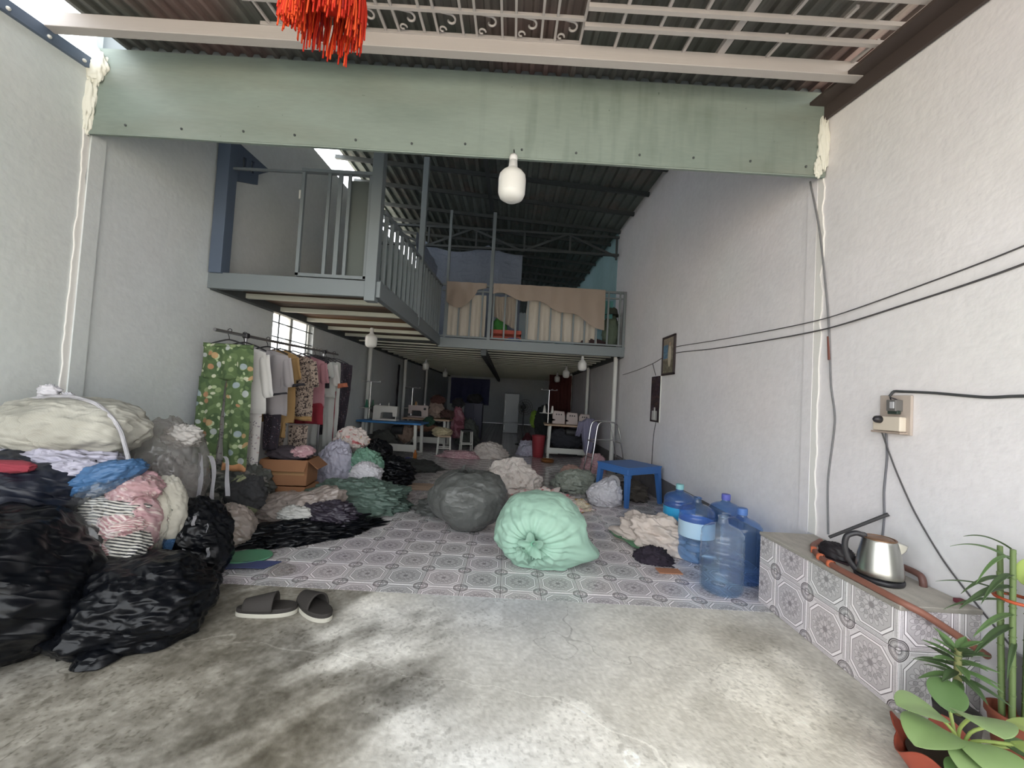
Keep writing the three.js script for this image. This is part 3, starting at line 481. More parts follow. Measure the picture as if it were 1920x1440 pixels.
// ---------------------------------------------------------------- tiled bench block by the right wall
const BX = 1.66, BZ0 = -2.56, BZ1 = -1.655, BH = 0.435;
{
  const b = thing('tiled_bench', 'low masonry bench faced with patterned grey tiles along right wall', 'bench');
  M.cementTop = S(0xe0dcd6, 0.85, { bumpMap: (() => { const t = grain.clone(); t.repeat.set(8, 8); return t; })(), bumpScale: 0.003, map: dataTex(256, (u, v) => { const t = wrapNoise(u, v, 6, 3, 4) * 34 + wrapNoise(u, v, 50, 6, 2) * 18; return [206 + t, 203 + t, 198 + t]; }, true, [2, 2]) });
  obj('core', span(BX + 0.014, XR - 0.001, 0, BH - 0.014, BZ0, BZ1 - 0.014), M.grout, b);
  obj('top', rbox(XR - BX + 0.004, 0.02, BZ1 - BZ0 + 0.012, (BX + XR) / 2 - 0.004, BH - 0.008, (BZ0 + BZ1) / 2 + 0.004, 0.006), M.cementTop, b);
  const rows = [[0, 0.25], [0.25, BH - 0.018]], front = [[-1.655, -1.905], [-1.905, -2.155], [-2.155, -2.405], [-2.405, -2.56]], end = [[1.66, 1.91], [1.91, 2.004]];
  const pieces = (w, h, u1, v1) => tileGeo(w - 0.003, h - 0.003, 0.012, 0, u1, 1 - v1, 1);
  for (const [y0, y1] of rows) {
    for (const [za, zb] of front) { const w = za - zb, h = y1 - y0, g = tileGeo(w - 0.003, h - 0.003, 0.012, 1 - w / T, 1, 0, h / T).rotateX(Math.PI / 2).rotateY(-Math.PI / 2); const o = obj('tile', g, tileMats[Math.floor(rnd() * 4)], b); o.position.set(BX, (y0 + y1) / 2, (za + zb) / 2); }
    for (const [xa, xb] of end) { const w = xb - xa, h = y1 - y0, g = tileGeo(w - 0.003, h - 0.003, 0.012, 0, w / T, 0, h / T).rotateX(Math.PI / 2); const o = obj('tile', g, tileMats[Math.floor(rnd() * 4)], b); o.position.set((xa + xb) / 2, (y0 + y1) / 2, BZ1); }
  }
}
// steel kettle
{
  const k = thing('electric_kettle', 'stainless steel electric kettle with black handle on tiled bench', 'kettle', [1.80, BH + 0.002, -1.895], 2.75);
  M.steel = S(0xc2c2bd, 0.30, { metalness: 1, bumpMap: grain, bumpScale: 0.0003 }); M.blackPlastic = S(0x2b2a2e, 0.4); M.copper = S(0x8a6a52, 0.35, { metalness: 0.7 });
  obj('base', lathe([[0, 0], [0.088, 0], [0.092, 0.008], [0.092, 0.018], [0.086, 0.024], [0, 0.024]], 40), M.blackPlastic, k);
  obj('body', lathe([[0, 0.024], [0.085, 0.024], [0.089, 0.034], [0.088, 0.06], [0.079, 0.12], [0.066, 0.18], [0.062, 0.192], [0.058, 0.196]], 48), M.steel, k);
  obj('rim', new THREE.TorusGeometry(0.059, 0.004, 8, 40).rotateX(Math.PI / 2).translate(0, 0.195, 0), M.copper, k);
  obj('lid', lathe([[0, 0.202], [0.03, 0.201], [0.05, 0.197], [0.055, 0.192]], 36), M.copper, k);
  obj('handle', tube([[0.052, 0.196, 0], [0.09, 0.205, 0], [0.125, 0.185, 0], [0.133, 0.14, 0], [0.12, 0.08, 0], [0.09, 0.035, 0]], 0.0125, 40, 10), M.blackPlastic, k);
  obj('spout', extrude([[-0.055, 0.19], [-0.092, 0.178], [-0.088, 0.16], [-0.068, 0.135]], 0.036, 0.004).translate(0, 0, -0.018), M.steel, k);
  obj('lid_button', rbox(0.03, 0.016, 0.025, 0.066, 0.205, 0, 0.005), M.blackPlastic, k);
}
{ // black appliance foot and plug beside the kettle, brown hose, elbow, stick
  const s = thing('black_shoe', 'scuffed black shoe lying behind the kettle on bench', 'shoe', [1.80, BH, -2.14], 0.35); s.scale.set(0.8, 0.85, 0.62);
  obj('upper', soft({ c: [0, 0.045, 0], r: [0.06, 0.06, 0.13], seed: 3, nu: 40, nv: 28, bottom: 0.012, sag: 0.1, fold: 0.08 }), S(0x241f24, 0.5), s);
  obj('sole', rbox(0.115, 0.014, 0.26, 0, 0.007, 0, 0.006), S(0x3a2a30, 0.7), s);
  tag(obj('brown_hose', tube([[1.92, BH + 0.012, -2.40], [1.80, BH + 0.013, -2.30], [1.71, BH + 0.014, -2.15], [1.672, BH + 0.016, -1.98], [1.664, BH + 0.018, -1.80], [1.672, BH + 0.012, -1.66], [1.72, 0.425, -1.615], [1.83, 0.36, -1.60], [1.955, 0.285, -1.595]], 0.0145, 120, 12), S(0x86584a, 0.55, { bumpMap: grain, bumpScale: 0.001 })), 'stiff brown hose running along bench edge and over its end', 'hose');
  const f = thing('orange_tape', 'orange tape wound round the far end of brown hose', 'tape');
  for (const [x, z, a] of [[1.745, -2.225, 0.9], [1.70, -2.12, 0.5], [1.682, -2.03, 0.3]]) obj('wrap', new THREE.TorusGeometry(0.0155, 0.005, 6, 18).scale(1, 1, 3).rotateY(a).translate(x, BH + 0.0145, z), S(0xc86a48, 0.7), f);
  tag(obj('pipe_elbow', [tube([[1.965, 0.487, -2.0], [1.967, 0.485, -1.90], [1.966, 0.478, -1.862], [1.964, 0.455, -1.85], [1.964, BH + 0.002, -1.849]], 0.0145, 40, 12)], S(0x6a4a44, 0.5)), 'brown plastic pipe elbow standing on the bench by wall', 'pipe');
  tag(obj('black_stick', rod(V(1.80, 0.535, -2.19), V(1.99, 0.712, -2.05), 0.008, 0.009, 8), S(0x3b3a3c, 0.6)), 'short black stick propped between kettle handle and wall', 'stick');
  tag(obj('red_chip', rbox(0.035, 0.018, 0.03, 1.965, BH + 0.011, -1.70, 0.005), S(0x6a2f3a, 0.7)), 'small dark red chip on the bench corner', 'chip');
}
// ---------------------------------------------------------------- wires, sockets and pictures on the right wall
M.wire = S(0x4c4a4c, 0.6); const WX = XR - 0.006;
const wire = (name, label, pts, r, m = M.wire) => tag(obj(name, tube(pts.map(([y, z, o]) => [WX - (o ?? 0), y, z]), r, 110, 6), m), label, 'cable');
wire('wall_cable', 'thin upper cable sagging along the right wall', [[2.02, -1.0], [1.913, -1.533], [1.86, -2.0], [1.817, -2.484, 0.016], [1.838, -3.1], [1.88, -3.9], [1.926, -4.616], [1.935, -4.9]], 0.0035);
wire('wall_cable', 'thicker lower cable sagging along the right wall', [[1.95, -1.0], [1.84, -1.533], [1.79, -2.0], [1.749, -2.482, 0.016], [1.765, -3.1], [1.80, -3.9], [1.85, -4.609], [1.86, -4.9]], 0.0048);
wire('wall_cable', 'grey cable dropping down the plaster seam of right wall', [[2.80, -2.66, 0.012], [2.4, -2.56, 0.012], [1.841, -2.481, 0.006], [1.40, -2.45], [1.169, -2.413], [0.8, -2.452], [0.477, -2.44]], 0.0055, S(0x77777a, 0.6));
tag(obj('cable_tape', rod(V(WX - 0.006, 1.70, -2.474), V(WX - 0.006, 1.55, -2.462), 0.0075, 0.0075, 8), S(0x6e4036, 0.7)), 'rusty brown tape around the vertical wall cable', 'tape');
wire('wall_cable', 'cable running from the picture frame back along right wall', [[1.86, -5.1], [1.80, -5.5], [1.75, -6.2], [1.72, -7.0]], 0.004);
wire('wall_cable', 'cable hanging behind the tall wall calendar', [[1.79, -5.55], [1.62, -5.42]], 0.0045);
wire('wall_cable', 'cable dropping from the wall calendar to the skirting', [[0.98, -5.34], [0.80, -5.40], [0.55, -5.42], [0.30, -5.40, 0.012]], 0.0045);
wire('wall_cable', 'thick black cable running right from the socket board', [[1.32, -2.055, 0.012], [1.345, -2.04, 0.006], [1.345, -2.01], [1.335, -1.85], [1.315, -1.65], [1.319, -1.529], [1.32, -1.2]], 0.0065, S(0x454648, 0.6));
wire('wall_cable', 'thin lead drooping from socket board towards the plants', [[1.20, -2.085, 0.045], [1.15, -2.094, 0.02], [0.95, -2.03], [0.76, -1.93], [0.58, -1.80], [0.45, -1.67], [0.375, -1.586], [0.3, -1.5]], 0.0035);
wire('wall_cable', 'white grey lead hanging straight below the socket board', [[1.13, -2.08, 0.004], [1.0, -2.075], [0.82, -2.087], [0.70, -2.083], [0.58, -2.09], [0.46, -2.10, 0.004]], 0.005, S(0x6c6c72, 0.6));
{
  const s = thing('socket_board', 'beige wall socket board with power strip and black plug', 'socket', [XR - 0.001, 1.125, -2.03]);
  M.board = S(0xb9aca2, 0.8, { bumpMap: grain, bumpScale: 0.001 });
  obj('back_board', rbox(0.014, 0.2, 0.165, -0.007, 0.1, 0, 0.004), M.board, s);
  obj('power_strip', rbox(0.035, 0.075, 0.15, -0.0305, 0.052, -0.012, 0.006), S(0xd8cdbd, 0.5), s);
  obj('strip_lip', rbox(0.04, 0.01, 0.16, -0.034, 0.008, -0.01, 0.003), S(0xa8988c, 0.6), s);
  const br = obj('breaker', rbox(0.04, 0.058, 0.05, -0.033, 0.146, 0.018, 0.004), S(0x6a6866, 0.5), s);
  obj('breaker_window', rbox(0.006, 0.034, 0.022, -0.054, 0.148, 0.026, 0.002), S(0xb8b8bc, 0.3), br);
  obj('breaker_base', rbox(0.02, 0.02, 0.052, -0.035, 0.112, 0.018, 0.003), S(0x2d3a34, 0.5), br);
  obj('breaker_wire', tube([[-0.03, 0.175, 0.03], [-0.05, 0.185, 0.02], [-0.04, 0.19, 0.0], [-0.03, 0.175, -0.005]], 0.003, 24, 6), M.blackPlastic, br);
  obj('plug', lathe([[0, 0], [0.02, 0], [0.018, 0.02], [0.008, 0.032], [0, 0.033]], 16).rotateZ(Math.PI / 2).translate(-0.048, 0.072, -0.045), M.blackPlastic, s);
}
{
  const p = thing('picture_frame', 'dark framed picture of a pale standing figure on right wall', 'picture', [XR - 0.002, 1.6, -4.99]);
  const fr = S(0x35282a, 0.5);
  for (const [h, d, y, z] of [[0.025, 0.39, 0.0125, 0], [0.025, 0.39, 0.4875, 0], [0.5, 0.025, 0.25, 0.1825], [0.5, 0.025, 0.25, -0.1825]]) obj('frame', rbox(0.022, h, d, -0.011, y, z, 0.003), fr, p);
  const pic = canvasTex(128, 192, (c, w, h) => { c.fillStyle = '#8d8273'; c.fillRect(0, 0, w, h); c.fillStyle = '#5a7f9c'; c.fillRect(6, 40, 50, 70); c.fillStyle = '#77705f'; c.fillRect(0, 120, w, 72); for (let i = 0; i < 200; i++) { c.fillStyle = `rgba(${rnd() < 0.5 ? '60,52,44' : '200,190,170'},0.14)`; c.fillRect(rnd() * w, rnd() * h, rr(3, 16), rr(3, 16)); } c.fillStyle = '#cfc3ab'; c.beginPath(); c.ellipse(76, 100, 17, 56, 0, 0, 7); c.fill(); c.fillStyle = '#b59a82'; c.beginPath(); c.arc(76, 38, 10, 0, 7); c.fill(); });
  obj('print', new THREE.PlaneGeometry(0.365, 0.475).rotateY(-Math.PI / 2).translate(-0.012, 0.25, 0), S(0xffffff, 0.25, { map: pic }), p);
  const c = thing('wall_calendar', 'tall narrow dark calendar with a silver foot on right wall', 'calendar', [XR - 0.002, 0.985, -5.38]);
  const cal = canvasTex(96, 256, (x, w, h) => { x.fillStyle = '#3a2f35'; x.fillRect(0, 0, w, h); for (let i = 0; i < 160; i++) { x.fillStyle = ['#6a4a48', '#54486a', '#8a6a4a', '#2a2024', '#7a6a6a'][i % 5]; x.globalAlpha = 0.5; x.beginPath(); x.ellipse(rnd() * w, rnd() * h * 0.75, rr(2, 11), rr(2, 7), rnd() * 3, 0, 7); x.fill(); } x.globalAlpha = 1; x.fillStyle = '#c9c9c4'; x.fillRect(16, 196, 60, 54); x.fillStyle = '#f0f0ea'; x.fillRect(40, 176, 16, 72); });
  obj('backing', rbox(0.012, 0.62, 0.33, -0.006, 0.31, 0, 0.003), S(0x2e2628, 0.6), c);
  obj('print', new THREE.PlaneGeometry(0.31, 0.60).rotateY(-Math.PI / 2).translate(-0.0135, 0.31, 0), S(0xffffff, 0.35, { map: cal }), c);
  obj('side_strip', rbox(0.014, 0.62, 0.012, -0.007, 0.31, 0.171, 0.002), M.whitePipe, c);
}
// ---------------------------------------------------------------- water bottles
M.bottleBlue = PH(0xe9f3fb, 0.04, { transmission: 0.92, thickness: 0, ior: 1.45 }); M.bottleDeep = PH(0xb2d0f2, 0.08, { transmission: 0.9, thickness: 0, ior: 1.45 });
M.capBlue = S(0x5a7fc0, 0.5); M.capAqua = S(0x8fc9cc, 0.5);
M.water = PH(0xd6e8f2, 0.02, { transmission: 1, thickness: 0, ior: 1.33 });
function bottle(x, z, label, shell, cap, opt = {}) {
  const b = thing('water_bottle', label, 'water bottle', [x, 0.001, z], opt.turn ?? 0);
  const prof = [[0, 0.006], [0.05, 0.004], [0.11, 0], [0.128, 0.012]];
  for (let i = 0; i < 5; i++) { const y = 0.03 + i * 0.066; prof.push([0.133, y], [0.134, y + 0.045], [0.129, y + 0.052], [0.129, y + 0.06]); }
  prof.push([0.133, 0.362], [0.128, 0.385], [0.108, 0.41], [0.075, 0.428], [0.045, 0.436], [0.032, 0.446], [0.029, 0.47], [0.029, 0.485]);
  obj('shell', lathe(prof, 48), shell, b);
  if (cap) obj('cap', lathe([[0, 0.505], [0.031, 0.505], [0.034, 0.50], [0.034, 0.462], [0.031, 0.458]], 28), cap, b);
  else obj('neck_ring', new THREE.TorusGeometry(0.03, 0.004, 8, 28).rotateX(Math.PI / 2).translate(0, 0.485, 0), shell, b);
  if (opt.water) obj('water', lathe([[0, 0.010], [0.10, 0.009], [0.122, 0.02], [0.122, opt.water], [0, opt.water]], 40), M.water, b);
  if (opt.band) obj('label_band', lathe([[0.1355, 0.19], [0.1355, 0.31]], 40), opt.band, b);
  return b;
}
bottle(1.485, -2.68, 'pale blue open water bottle standing nearest the tile edge', M.bottleBlue, null, { water: 0.19 });
bottle(1.72, -2.86, 'deep blue capped water bottle in front of the other blue ones beside bench', M.bottleDeep, M.capBlue);
bottle(1.56, -3.20, 'capless blue water bottle in the middle of the cluster', M.bottleDeep, null, { band: S(0xb8d4e8, 0.4) });
bottle(1.845, -3.30, 'blue water bottle with violet cap against the right wall', M.bottleDeep, S(0x6a6fc4, 0.5));
bottle(1.60, -3.62, 'dark blue water bottle with aqua cap at rear of cluster', PH(0x7aa6e2, 0.1, { transmission: 0.75, thickness: 0 }), M.capAqua, { band: S(0x35a6d8, 0.4) });
// ---------------------------------------------------------------- plants at the lower right
M.leafDark = PH(0x4a5f3c, 0.5, { transmission: 0.12, thickness: 0 }); M.leafMid = PH(0x688752, 0.45, { transmission: 0.18, thickness: 0 }); M.leafPale = PH(0xb4c772, 0.45, { transmission: 0.22, thickness: 0 }); M.leafWide = PH(0x97b176, 0.42, { transmission: 0.2, thickness: 0 });
M.stalk = S(0x66794a, 0.5);
// long leaf from a base along a direction; droop bends it down, w is half width, round widens the tip
function leaf(base, dir, L, w, droop, round = 0, fold = 0.25, twist = 0) {
  const d = dir.clone().normalize(), side = V(0, 1, 0).cross(d).normalize().applyAxisAngle(d, twist), up = d.clone().cross(side).normalize();
  return sheet((u, v) => { const t = v, s = (u - 0.5) * 2, prof = round ? Math.pow(Math.sin(Math.PI * Math.pow(clamp(t, 0.001, 0.999), 0.62 + 0.2 * round)), 0.6) : Math.pow(Math.sin(Math.PI * Math.pow(clamp(t, 0.001, 0.999), 0.7)), 0.85);
    return base.clone().addScaledVector(d, L * t).addScaledVector(side, s * w * prof).addScaledVector(up, Math.abs(s) * w * prof * fold).add(V(0, -droop * L * t * t, 0)); }, 8, 18, 0.0014);
}
{
  const p = thing('leafy_stalk_plant', 'tall green stalk plant with long narrow leaves against right wall', 'plant', [1.922, 0, -1.48]);
  obj('pot', lathe([[0, 0], [0.055, 0], [0.07, 0.13], [0.077, 0.13], [0.077, 0.15], [0.066, 0.15], [0.064, 0.12], [0, 0.12]], 32), S(0x8a4a36, 0.8), p);
  for (let i = 0; i < 7; i++) { const a = i * 0.9, x = 0.035 * Math.cos(a), z = 0.035 * Math.sin(a), h = 0.58 + 0.05 * Math.sin(i * 2.7); const g = [rod(V(x, 0.12, z), V(x * 1.3, 0.12 + h, z * 1.3), 0.009, 0.008, 10)]; for (let k = 1; k < 6; k++) g.push(new THREE.TorusGeometry(0.009, 0.002, 5, 12).rotateX(Math.PI / 2).translate(x * (1 + 0.05 * k), 0.12 + h * k / 6, z * (1 + 0.05 * k))); obj('stalk', g, M.stalk, p); }
  const leaves = [[0.66, -1, 0.35, 0.1, 0.19, 0.9], [0.60, -1, 0.15, 0.25, 0.20, 0.7], [0.56, -1, -0.05, 0.15, 0.26, 0.35], [0.50, -1, 0.1, -0.1, 0.25, 0.4], [0.46, -0.9, 0.02, 0.3, 0.28, 0.3], [0.42, -0.9, -0.2, 0.1, 0.19, 0.5], [0.36, -0.8, -0.05, 0.5, 0.18, 0.5], [0.68, -0.7, 0.6, -0.3, 0.2, 0.5], [0.64, -0.4, 0.5, -0.6, 0.22, 0.6], [0.52, -0.8, 0.3, -0.4, 0.24, 0.4], [0.58, -1, 0.25, 0.0, 0.22, 0.6]];
  leaves.forEach(([y, dx, dy, dz, L, dr], i) => obj('leaf', leaf(V(-0.015, y + 0.05, 0.01), V(dx, dy + 0.12, dz), L, 0.008 + (i % 3) * 0.003, dr, 0, 0.35), i % 4 === 0 ? M.leafMid : M.leafDark, p));
  obj('young_leaf', leaf(V(0, 0.62, 0.03), V(-0.1, 1, 0.1), 0.12, 0.03, 0.1, 1), M.leafPale, p);
  obj('ribbon', new THREE.TorusGeometry(0.055, 0.006, 6, 24).rotateX(Math.PI / 2).translate(0, 0.56, 0), S(0xb4502e, 0.6), p);
}
{
  const p = thing('broad_leaf_plant', 'potted plant with broad pale green leaves in red pot', 'plant', [1.50, 0, -1.30]);
  const rim = sheet((u, v) => { const a = u * Math.PI * 2, lob = 1 + 0.16 * v * Math.pow(Math.abs(Math.sin(a * 2.5)), 0.7), r = (0.085 + 0.055 * v) * lob; return V(r * Math.cos(a), 0.01 + 0.13 * v + 0.03 * v * Math.sin(a * 5), r * Math.sin(a)); }, 80, 12, 0.004);
  obj('pot', [rim, lathe([[0, 0.008], [0.085, 0.008], [0.085, 0.014], [0, 0.014]], 32)], S(0x98432f, 0.55), p);
  obj('soil', lathe([[0, 0.105], [0.118, 0.104]], 30), S(0x3a2e26, 1), p);
  const L = [[-0.02, 0.20, 0.0, -0.9, 0.30, 0.35, 0.17, 0.070, 0.35, M.leafWide], [-0.02, 0.19, 0.03, -0.5, 0.05, 1, 0.17, 0.078, 0.3, M.leafWide], [0.04, 0.22, 0.03, 0.6, 0.1, 1, 0.24, 0.055, 0.25, M.leafPale], [-0.01, 0.20, 0.02, -0.2, 0.2, 0.9, 0.15, 0.075, 0.4, M.leafWide], [0.02, 0.2, -0.03, 0.4, 0.5, -0.5, 0.16, 0.05, 0.3, M.leafMid], [0.05, 0.18, 0.02, 1, 0.1, 0.5, 0.17, 0.06, 0.5, M.leafMid], [0, 0.17, 0.05, 0.25, -0.05, 1, 0.19, 0.06, 0.5, M.leafWide], [-0.03, 0.24, 0.02, -0.8, 0.35, -0.1, 0.14, 0.065, 0.3, M.leafWide], [0.01, 0.26, 0.0, -0.25, 0.45, 0.7, 0.15, 0.07, 0.35, M.leafWide], [0.05, 0.27, 0.02, 0.5, 0.35, 0.9, 0.2, 0.06, 0.3, M.leafPale], [-0.03, 0.16, 0.05, -0.7, 0.0, 0.8, 0.13, 0.06, 0.5, M.leafMid]];
  for (const [x, y, z, dx, dy, dz, len, w, dr, m] of L) { obj('leaf', leaf(V(x + dx * 0.05, y + 0.03, z + dz * 0.05), V(dx, dy, dz), len, w, dr, 1, 0.12), m, p); obj('leaf_stem', tube([[0, 0.105, 0], [x * 0.6, (y + 0.13) / 2 + 0.02, z * 0.6], [x + dx * 0.06, y + 0.03, z + dz * 0.06]], 0.005, 12, 6), M.leafPale, p); }
  const q = thing('rosette_plant', 'small dark green rosette plant with pointed leaves by bench corner', 'plant', [1.70, 0, -1.475]);
  obj('pot', lathe([[0, 0], [0.05, 0], [0.065, 0.16], [0.058, 0.16], [0.055, 0.14], [0, 0.14]], 28), S(0x3a3634, 0.7), q);
  obj('stem', rod(V(0, 0.14, 0), V(0, 0.37, 0), 0.012, 0.01), S(0x8a8a5a, 0.7), q);
  for (let i = 0; i < 30; i++) { const a = i * 2.399, t = i / 30; obj('leaf', leaf(V(0.008 * Math.cos(a), 0.26 + 0.12 * t, 0.008 * Math.sin(a)), V(Math.cos(a), -0.05 + 0.9 * t * t, Math.sin(a)), 0.125 - 0.055 * t, 0.015, 0.25 * (1 - t), 0, 0.4), i % 3 ? M.leafMid : M.leafDark, q); }
}
tag(obj('grey_slab', rbox(0.02, 0.34, 0.26, 0, 0.17, 0, 0.004), S(0x8a8a8c, 0.7)), 'grey stone slab leaning on right wall behind the plants', 'slab').position.set(XR - 0.02, 0, -1.44);
// ---------------------------------------------------------------- printed cloth
const blot = (c, w, h, n, cols, r0, r1, al = 0.9) => { for (let i = 0; i < n; i++) { c.globalAlpha = al; c.fillStyle = cols[Math.floor(rnd() * cols.length)]; c.beginPath(); c.ellipse(rnd() * w, rnd() * h, rr(r0, r1), rr(r0, r1), rnd() * 3, 0, 7); c.fill(); } c.globalAlpha = 1; };
const printM = (draw, rep = [2, 2], o = {}) => S(0xffffff, 0.92, { map: canvasTex(256, 256, draw, rep), bumpMap: weave, bumpScale: 0.001, ...o });
const F = {
  green: printM((c, w, h) => { c.fillStyle = '#566a44'; c.fillRect(0, 0, w, h); blot(c, w, h, 150, ['#44573a', '#6c7f54', '#4d603f'], 5, 20, 0.7); blot(c, w, h, 60, ['#c9cbb2', '#aebb94', '#8a9a6e'], 3, 11); blot(c, w, h, 12, ['#b08060', '#b8946c'], 5, 13); blot(c, w, h, 10, ['#9aa6ae', '#b4b9ba'], 7, 14); }, [1.7, 1.7]),
  floral: printM((c, w, h) => { c.fillStyle = '#c9c5c2'; c.fillRect(0, 0, w, h); blot(c, w, h, 130, ['#a89a9c', '#8a8188', '#b8a49c', '#7d7680'], 2, 6); }, [3, 3]),
  whitePlain: fabricM(0xcfcdca), greyTee: fabricM(0xa8a3a5), orange: fabricM(0xa8885c), pink: fabricM(0xa87a82), red: fabricM(0x862834), paleGrey: fabricM(0xb9bcb8), blackTrim: fabricM(0x26242a), peach: fabricM(0xc58f66),
  leopard: printM((c, w, h) => { c.fillStyle = '#a8978a'; c.fillRect(0, 0, w, h); for (let i = 0; i < 260; i++) { c.strokeStyle = '#2f2527'; c.lineWidth = rr(3, 7); c.beginPath(); const x = rnd() * w, y = rnd() * h; c.arc(x, y, rr(3, 7), rnd() * 6, rnd() * 6 + 3); c.stroke(); } }, [3.4, 3.4]),
  dots: printM((c, w, h) => { c.fillStyle = '#2c2730'; c.fillRect(0, 0, w, h); blot(c, w, h, 120, ['#7a5a62', '#8a8088', '#5a3a44'], 2, 5); }, [4, 4]),
  stripeDark: printM((c, w, h) => { c.fillStyle = '#d9d6cf'; c.fillRect(0, 0, w, h); c.fillStyle = '#25262c'; for (let i = 0; i < 8; i++) { c.beginPath(); c.moveTo(0, i * 32); c.bezierCurveTo(w * 0.3, i * 32 - 18, w * 0.7, i * 32 + 18, w, i * 32); c.lineTo(w, i * 32 + 15); c.bezierCurveTo(w * 0.7, i * 32 + 33, w * 0.3, i * 32 - 3, 0, i * 32 + 15); c.fill(); } }, [8, 8]),
  stripePink: printM((c, w, h) => { c.fillStyle = '#b98890'; c.fillRect(0, 0, w, h); c.fillStyle = '#e2d0cc'; for (let i = -8; i < 16; i++) for (const s of [0, 1]) { c.save(); c.beginPath(); c.rect(s * w / 2, 0, w / 2, h); c.clip(); c.translate(s ? w : 0, i * 32); c.scale(s ? -1 : 1, 1); c.rotate(0.55); c.fillRect(-20, 0, w, 13); c.restore(); } }, [7.5, 7.5]),
  pinkFloral: printM((c, w, h) => { c.fillStyle = '#c19aa0'; c.fillRect(0, 0, w, h); blot(c, w, h, 200, ['#dcc4c4', '#a87a86', '#e6d6d2'], 2, 8); }, [4, 4]),
  rose: printM((c, w, h) => { c.fillStyle = '#d6cac4'; c.fillRect(0, 0, w, h); blot(c, w, h, 40, ['#b5545c', '#c98a86', '#a8484e'], 3, 13, 0.8); blot(c, w, h, 30, ['#8d8f80', '#b79a5e'], 2, 7, 0.7); }, [2.4, 2.4]),
  beigeFloral: printM((c, w, h) => { c.fillStyle = '#d2c9c2'; c.fillRect(0, 0, w, h); blot(c, w, h, 160, ['#c0b3ac', '#b8a49c', '#e2dcd6'], 2, 7, 0.7); }, [3, 3]),
};
M.blackBag = PH(0x090b10, 0.32, { specularIntensity: 0.55, bumpMap: crumple, bumpScale: 0.008 });
M.navyBag = PH(0x161b28, 0.45, { bumpMap: crumple, bumpScale: 0.008 });
M.whiteBag = PH(0xd6d4da, 0.5, { transmission: 0.12, thickness: 0, bumpMap: crumple, bumpScale: 0.008 });
M.lilacBag = PH(0xb6b4c4, 0.5, { transmission: 0.1, thickness: 0, bumpMap: crumple, bumpScale: 0.012 });
M.blueBag = PH(0x40658e, 0.5, { bumpMap: crumple, bumpScale: 0.008 });
M.clearBag = PH(0xf4f4f2, 0.07, { transmission: 0.97, thickness: 0, bumpMap: crumple, bumpScale: 0.008 });
M.smokeBag = PH(0xd2cfcc, 0.22, { transmission: 0.8, thickness: 0, bumpMap: crumple, bumpScale: 0.008 });
M.sackWeave = S(0xffffff, 0.85, { map: dataTex(256, (u, v) => { const t = wrapNoise(u, v, 5, 2, 4) * 60 + (Math.sin(u * 400) * Math.sin(v * 400)) * 6; return [172 + t, 170 + t, 160 + t]; }, true, [1.6, 1.6]), bumpMap: crumple, bumpScale: 0.008 });
const bag = (name, label, cat, m, o, group) => tag(obj(name, soft(o), m), label, cat, group);
// twisted or tied mouth for a bag: a small ruffled cone
const mouth = (p, d, s, seed) => { const dir = V(...d).normalize(), q = new THREE.Quaternion().setFromUnitVectors(V(0, 1, 0), dir); return sheet((u, v) => { const a = u * 6.2832, r = s * (0.25 + 0.9 * v * v) * (1 + 0.3 * Math.sin(a * 5 + seed) * v + 0.25 * n3(Math.cos(a) * 2 + seed, Math.sin(a) * 2, v)), y = s * 1.3 * v; return V(r * Math.cos(a), y + s * 0.2 * v * Math.sin(a * 3 + seed), r * Math.sin(a)).applyQuaternion(q).add(V(...p)); }, 40, 8, 0.002); };
// ---------------------------------------------------------------- heap of bags by the left wall
bag('black_bag', 'big glossy black bag lying low against the left wall foot', 'bag', M.blackBag, { c: [-2.22, 0.30, -1.70], r: [0.43, 0.34, 0.36], seed: 1, lump: 0.14, fold: 0.03, foldF: 2.2, ridge: 0.025, ridgeF: 3, stretch: [1, 0.5, 1], bottom: 0.001, sag: 0.18, nu: 150, nv: 90 });
{
  const b = thing('tied_black_bag', 'crumpled glossy black bag sagging onto the concrete floor', 'bag');
  obj('body', soft({ c: [-1.74, 0.15, -1.95], r: [0.34, 0.19, 0.29], seed: 2, lump: 0.14, fold: 0.035, foldF: 2.4, ridge: 0.03, ridgeF: 3, stretch: [1.2, 0.6, 1], bottom: 0.001, sag: 0.12, nu: 160, nv: 100 }), M.blackBag, b);
  obj('corner', soft({ c: [-1.66, 0.03, -1.71], r: [0.07, 0.035, 0.06], seed: 7, nu: 30, nv: 20, bottom: 0.001 }), M.blackBag, b);
}
bag('black_bag', 'upright black bag with torn paper scraps beside the clothes rack', 'bag', M.blackBag, { c: [-1.87, 0.22, -2.46], r: [0.21, 0.27, 0.2], seed: 3, lump: 0.12, fold: 0.04, foldF: 2.6, ridge: 0.035, ridgeF: 3.5, bottom: 0.001, sag: 0.1, nu: 120, nv: 80 });
[[-1.74, 0.40, -2.30, 0.03, 0.3], [-1.69, 0.35, -2.34, 0.028, 1.1], [-1.74, 0.24, -2.25, 0.026, 2], [-1.66, 0.22, -2.32, 0.03, 0.5], [-1.77, 0.33, -2.26, 0.016, 0.9]].forEach(([x, y, z, s, a], i) => tag(obj('paper_scrap', sheet((u, v) => V(x + (u - 0.5) * s * Math.cos(a), y + (v - 0.5) * s * 1.8 + u * 0.01, z + 0.012 + (u - 0.5) * s * 0.4 + 0.006 * Math.sin(v * 6 + i)), 6, 8, 0.001), M.whiteBag), ['torn white scrap highest on the upright black bag', 'torn white scrap on the right shoulder of upright black bag', 'torn white scrap low on the upright black bag', 'torn white scrap on lower right of upright black bag', 'tiny white scrap between the others on black bag'][i], 'scrap', 'paper scraps on the black bag'));
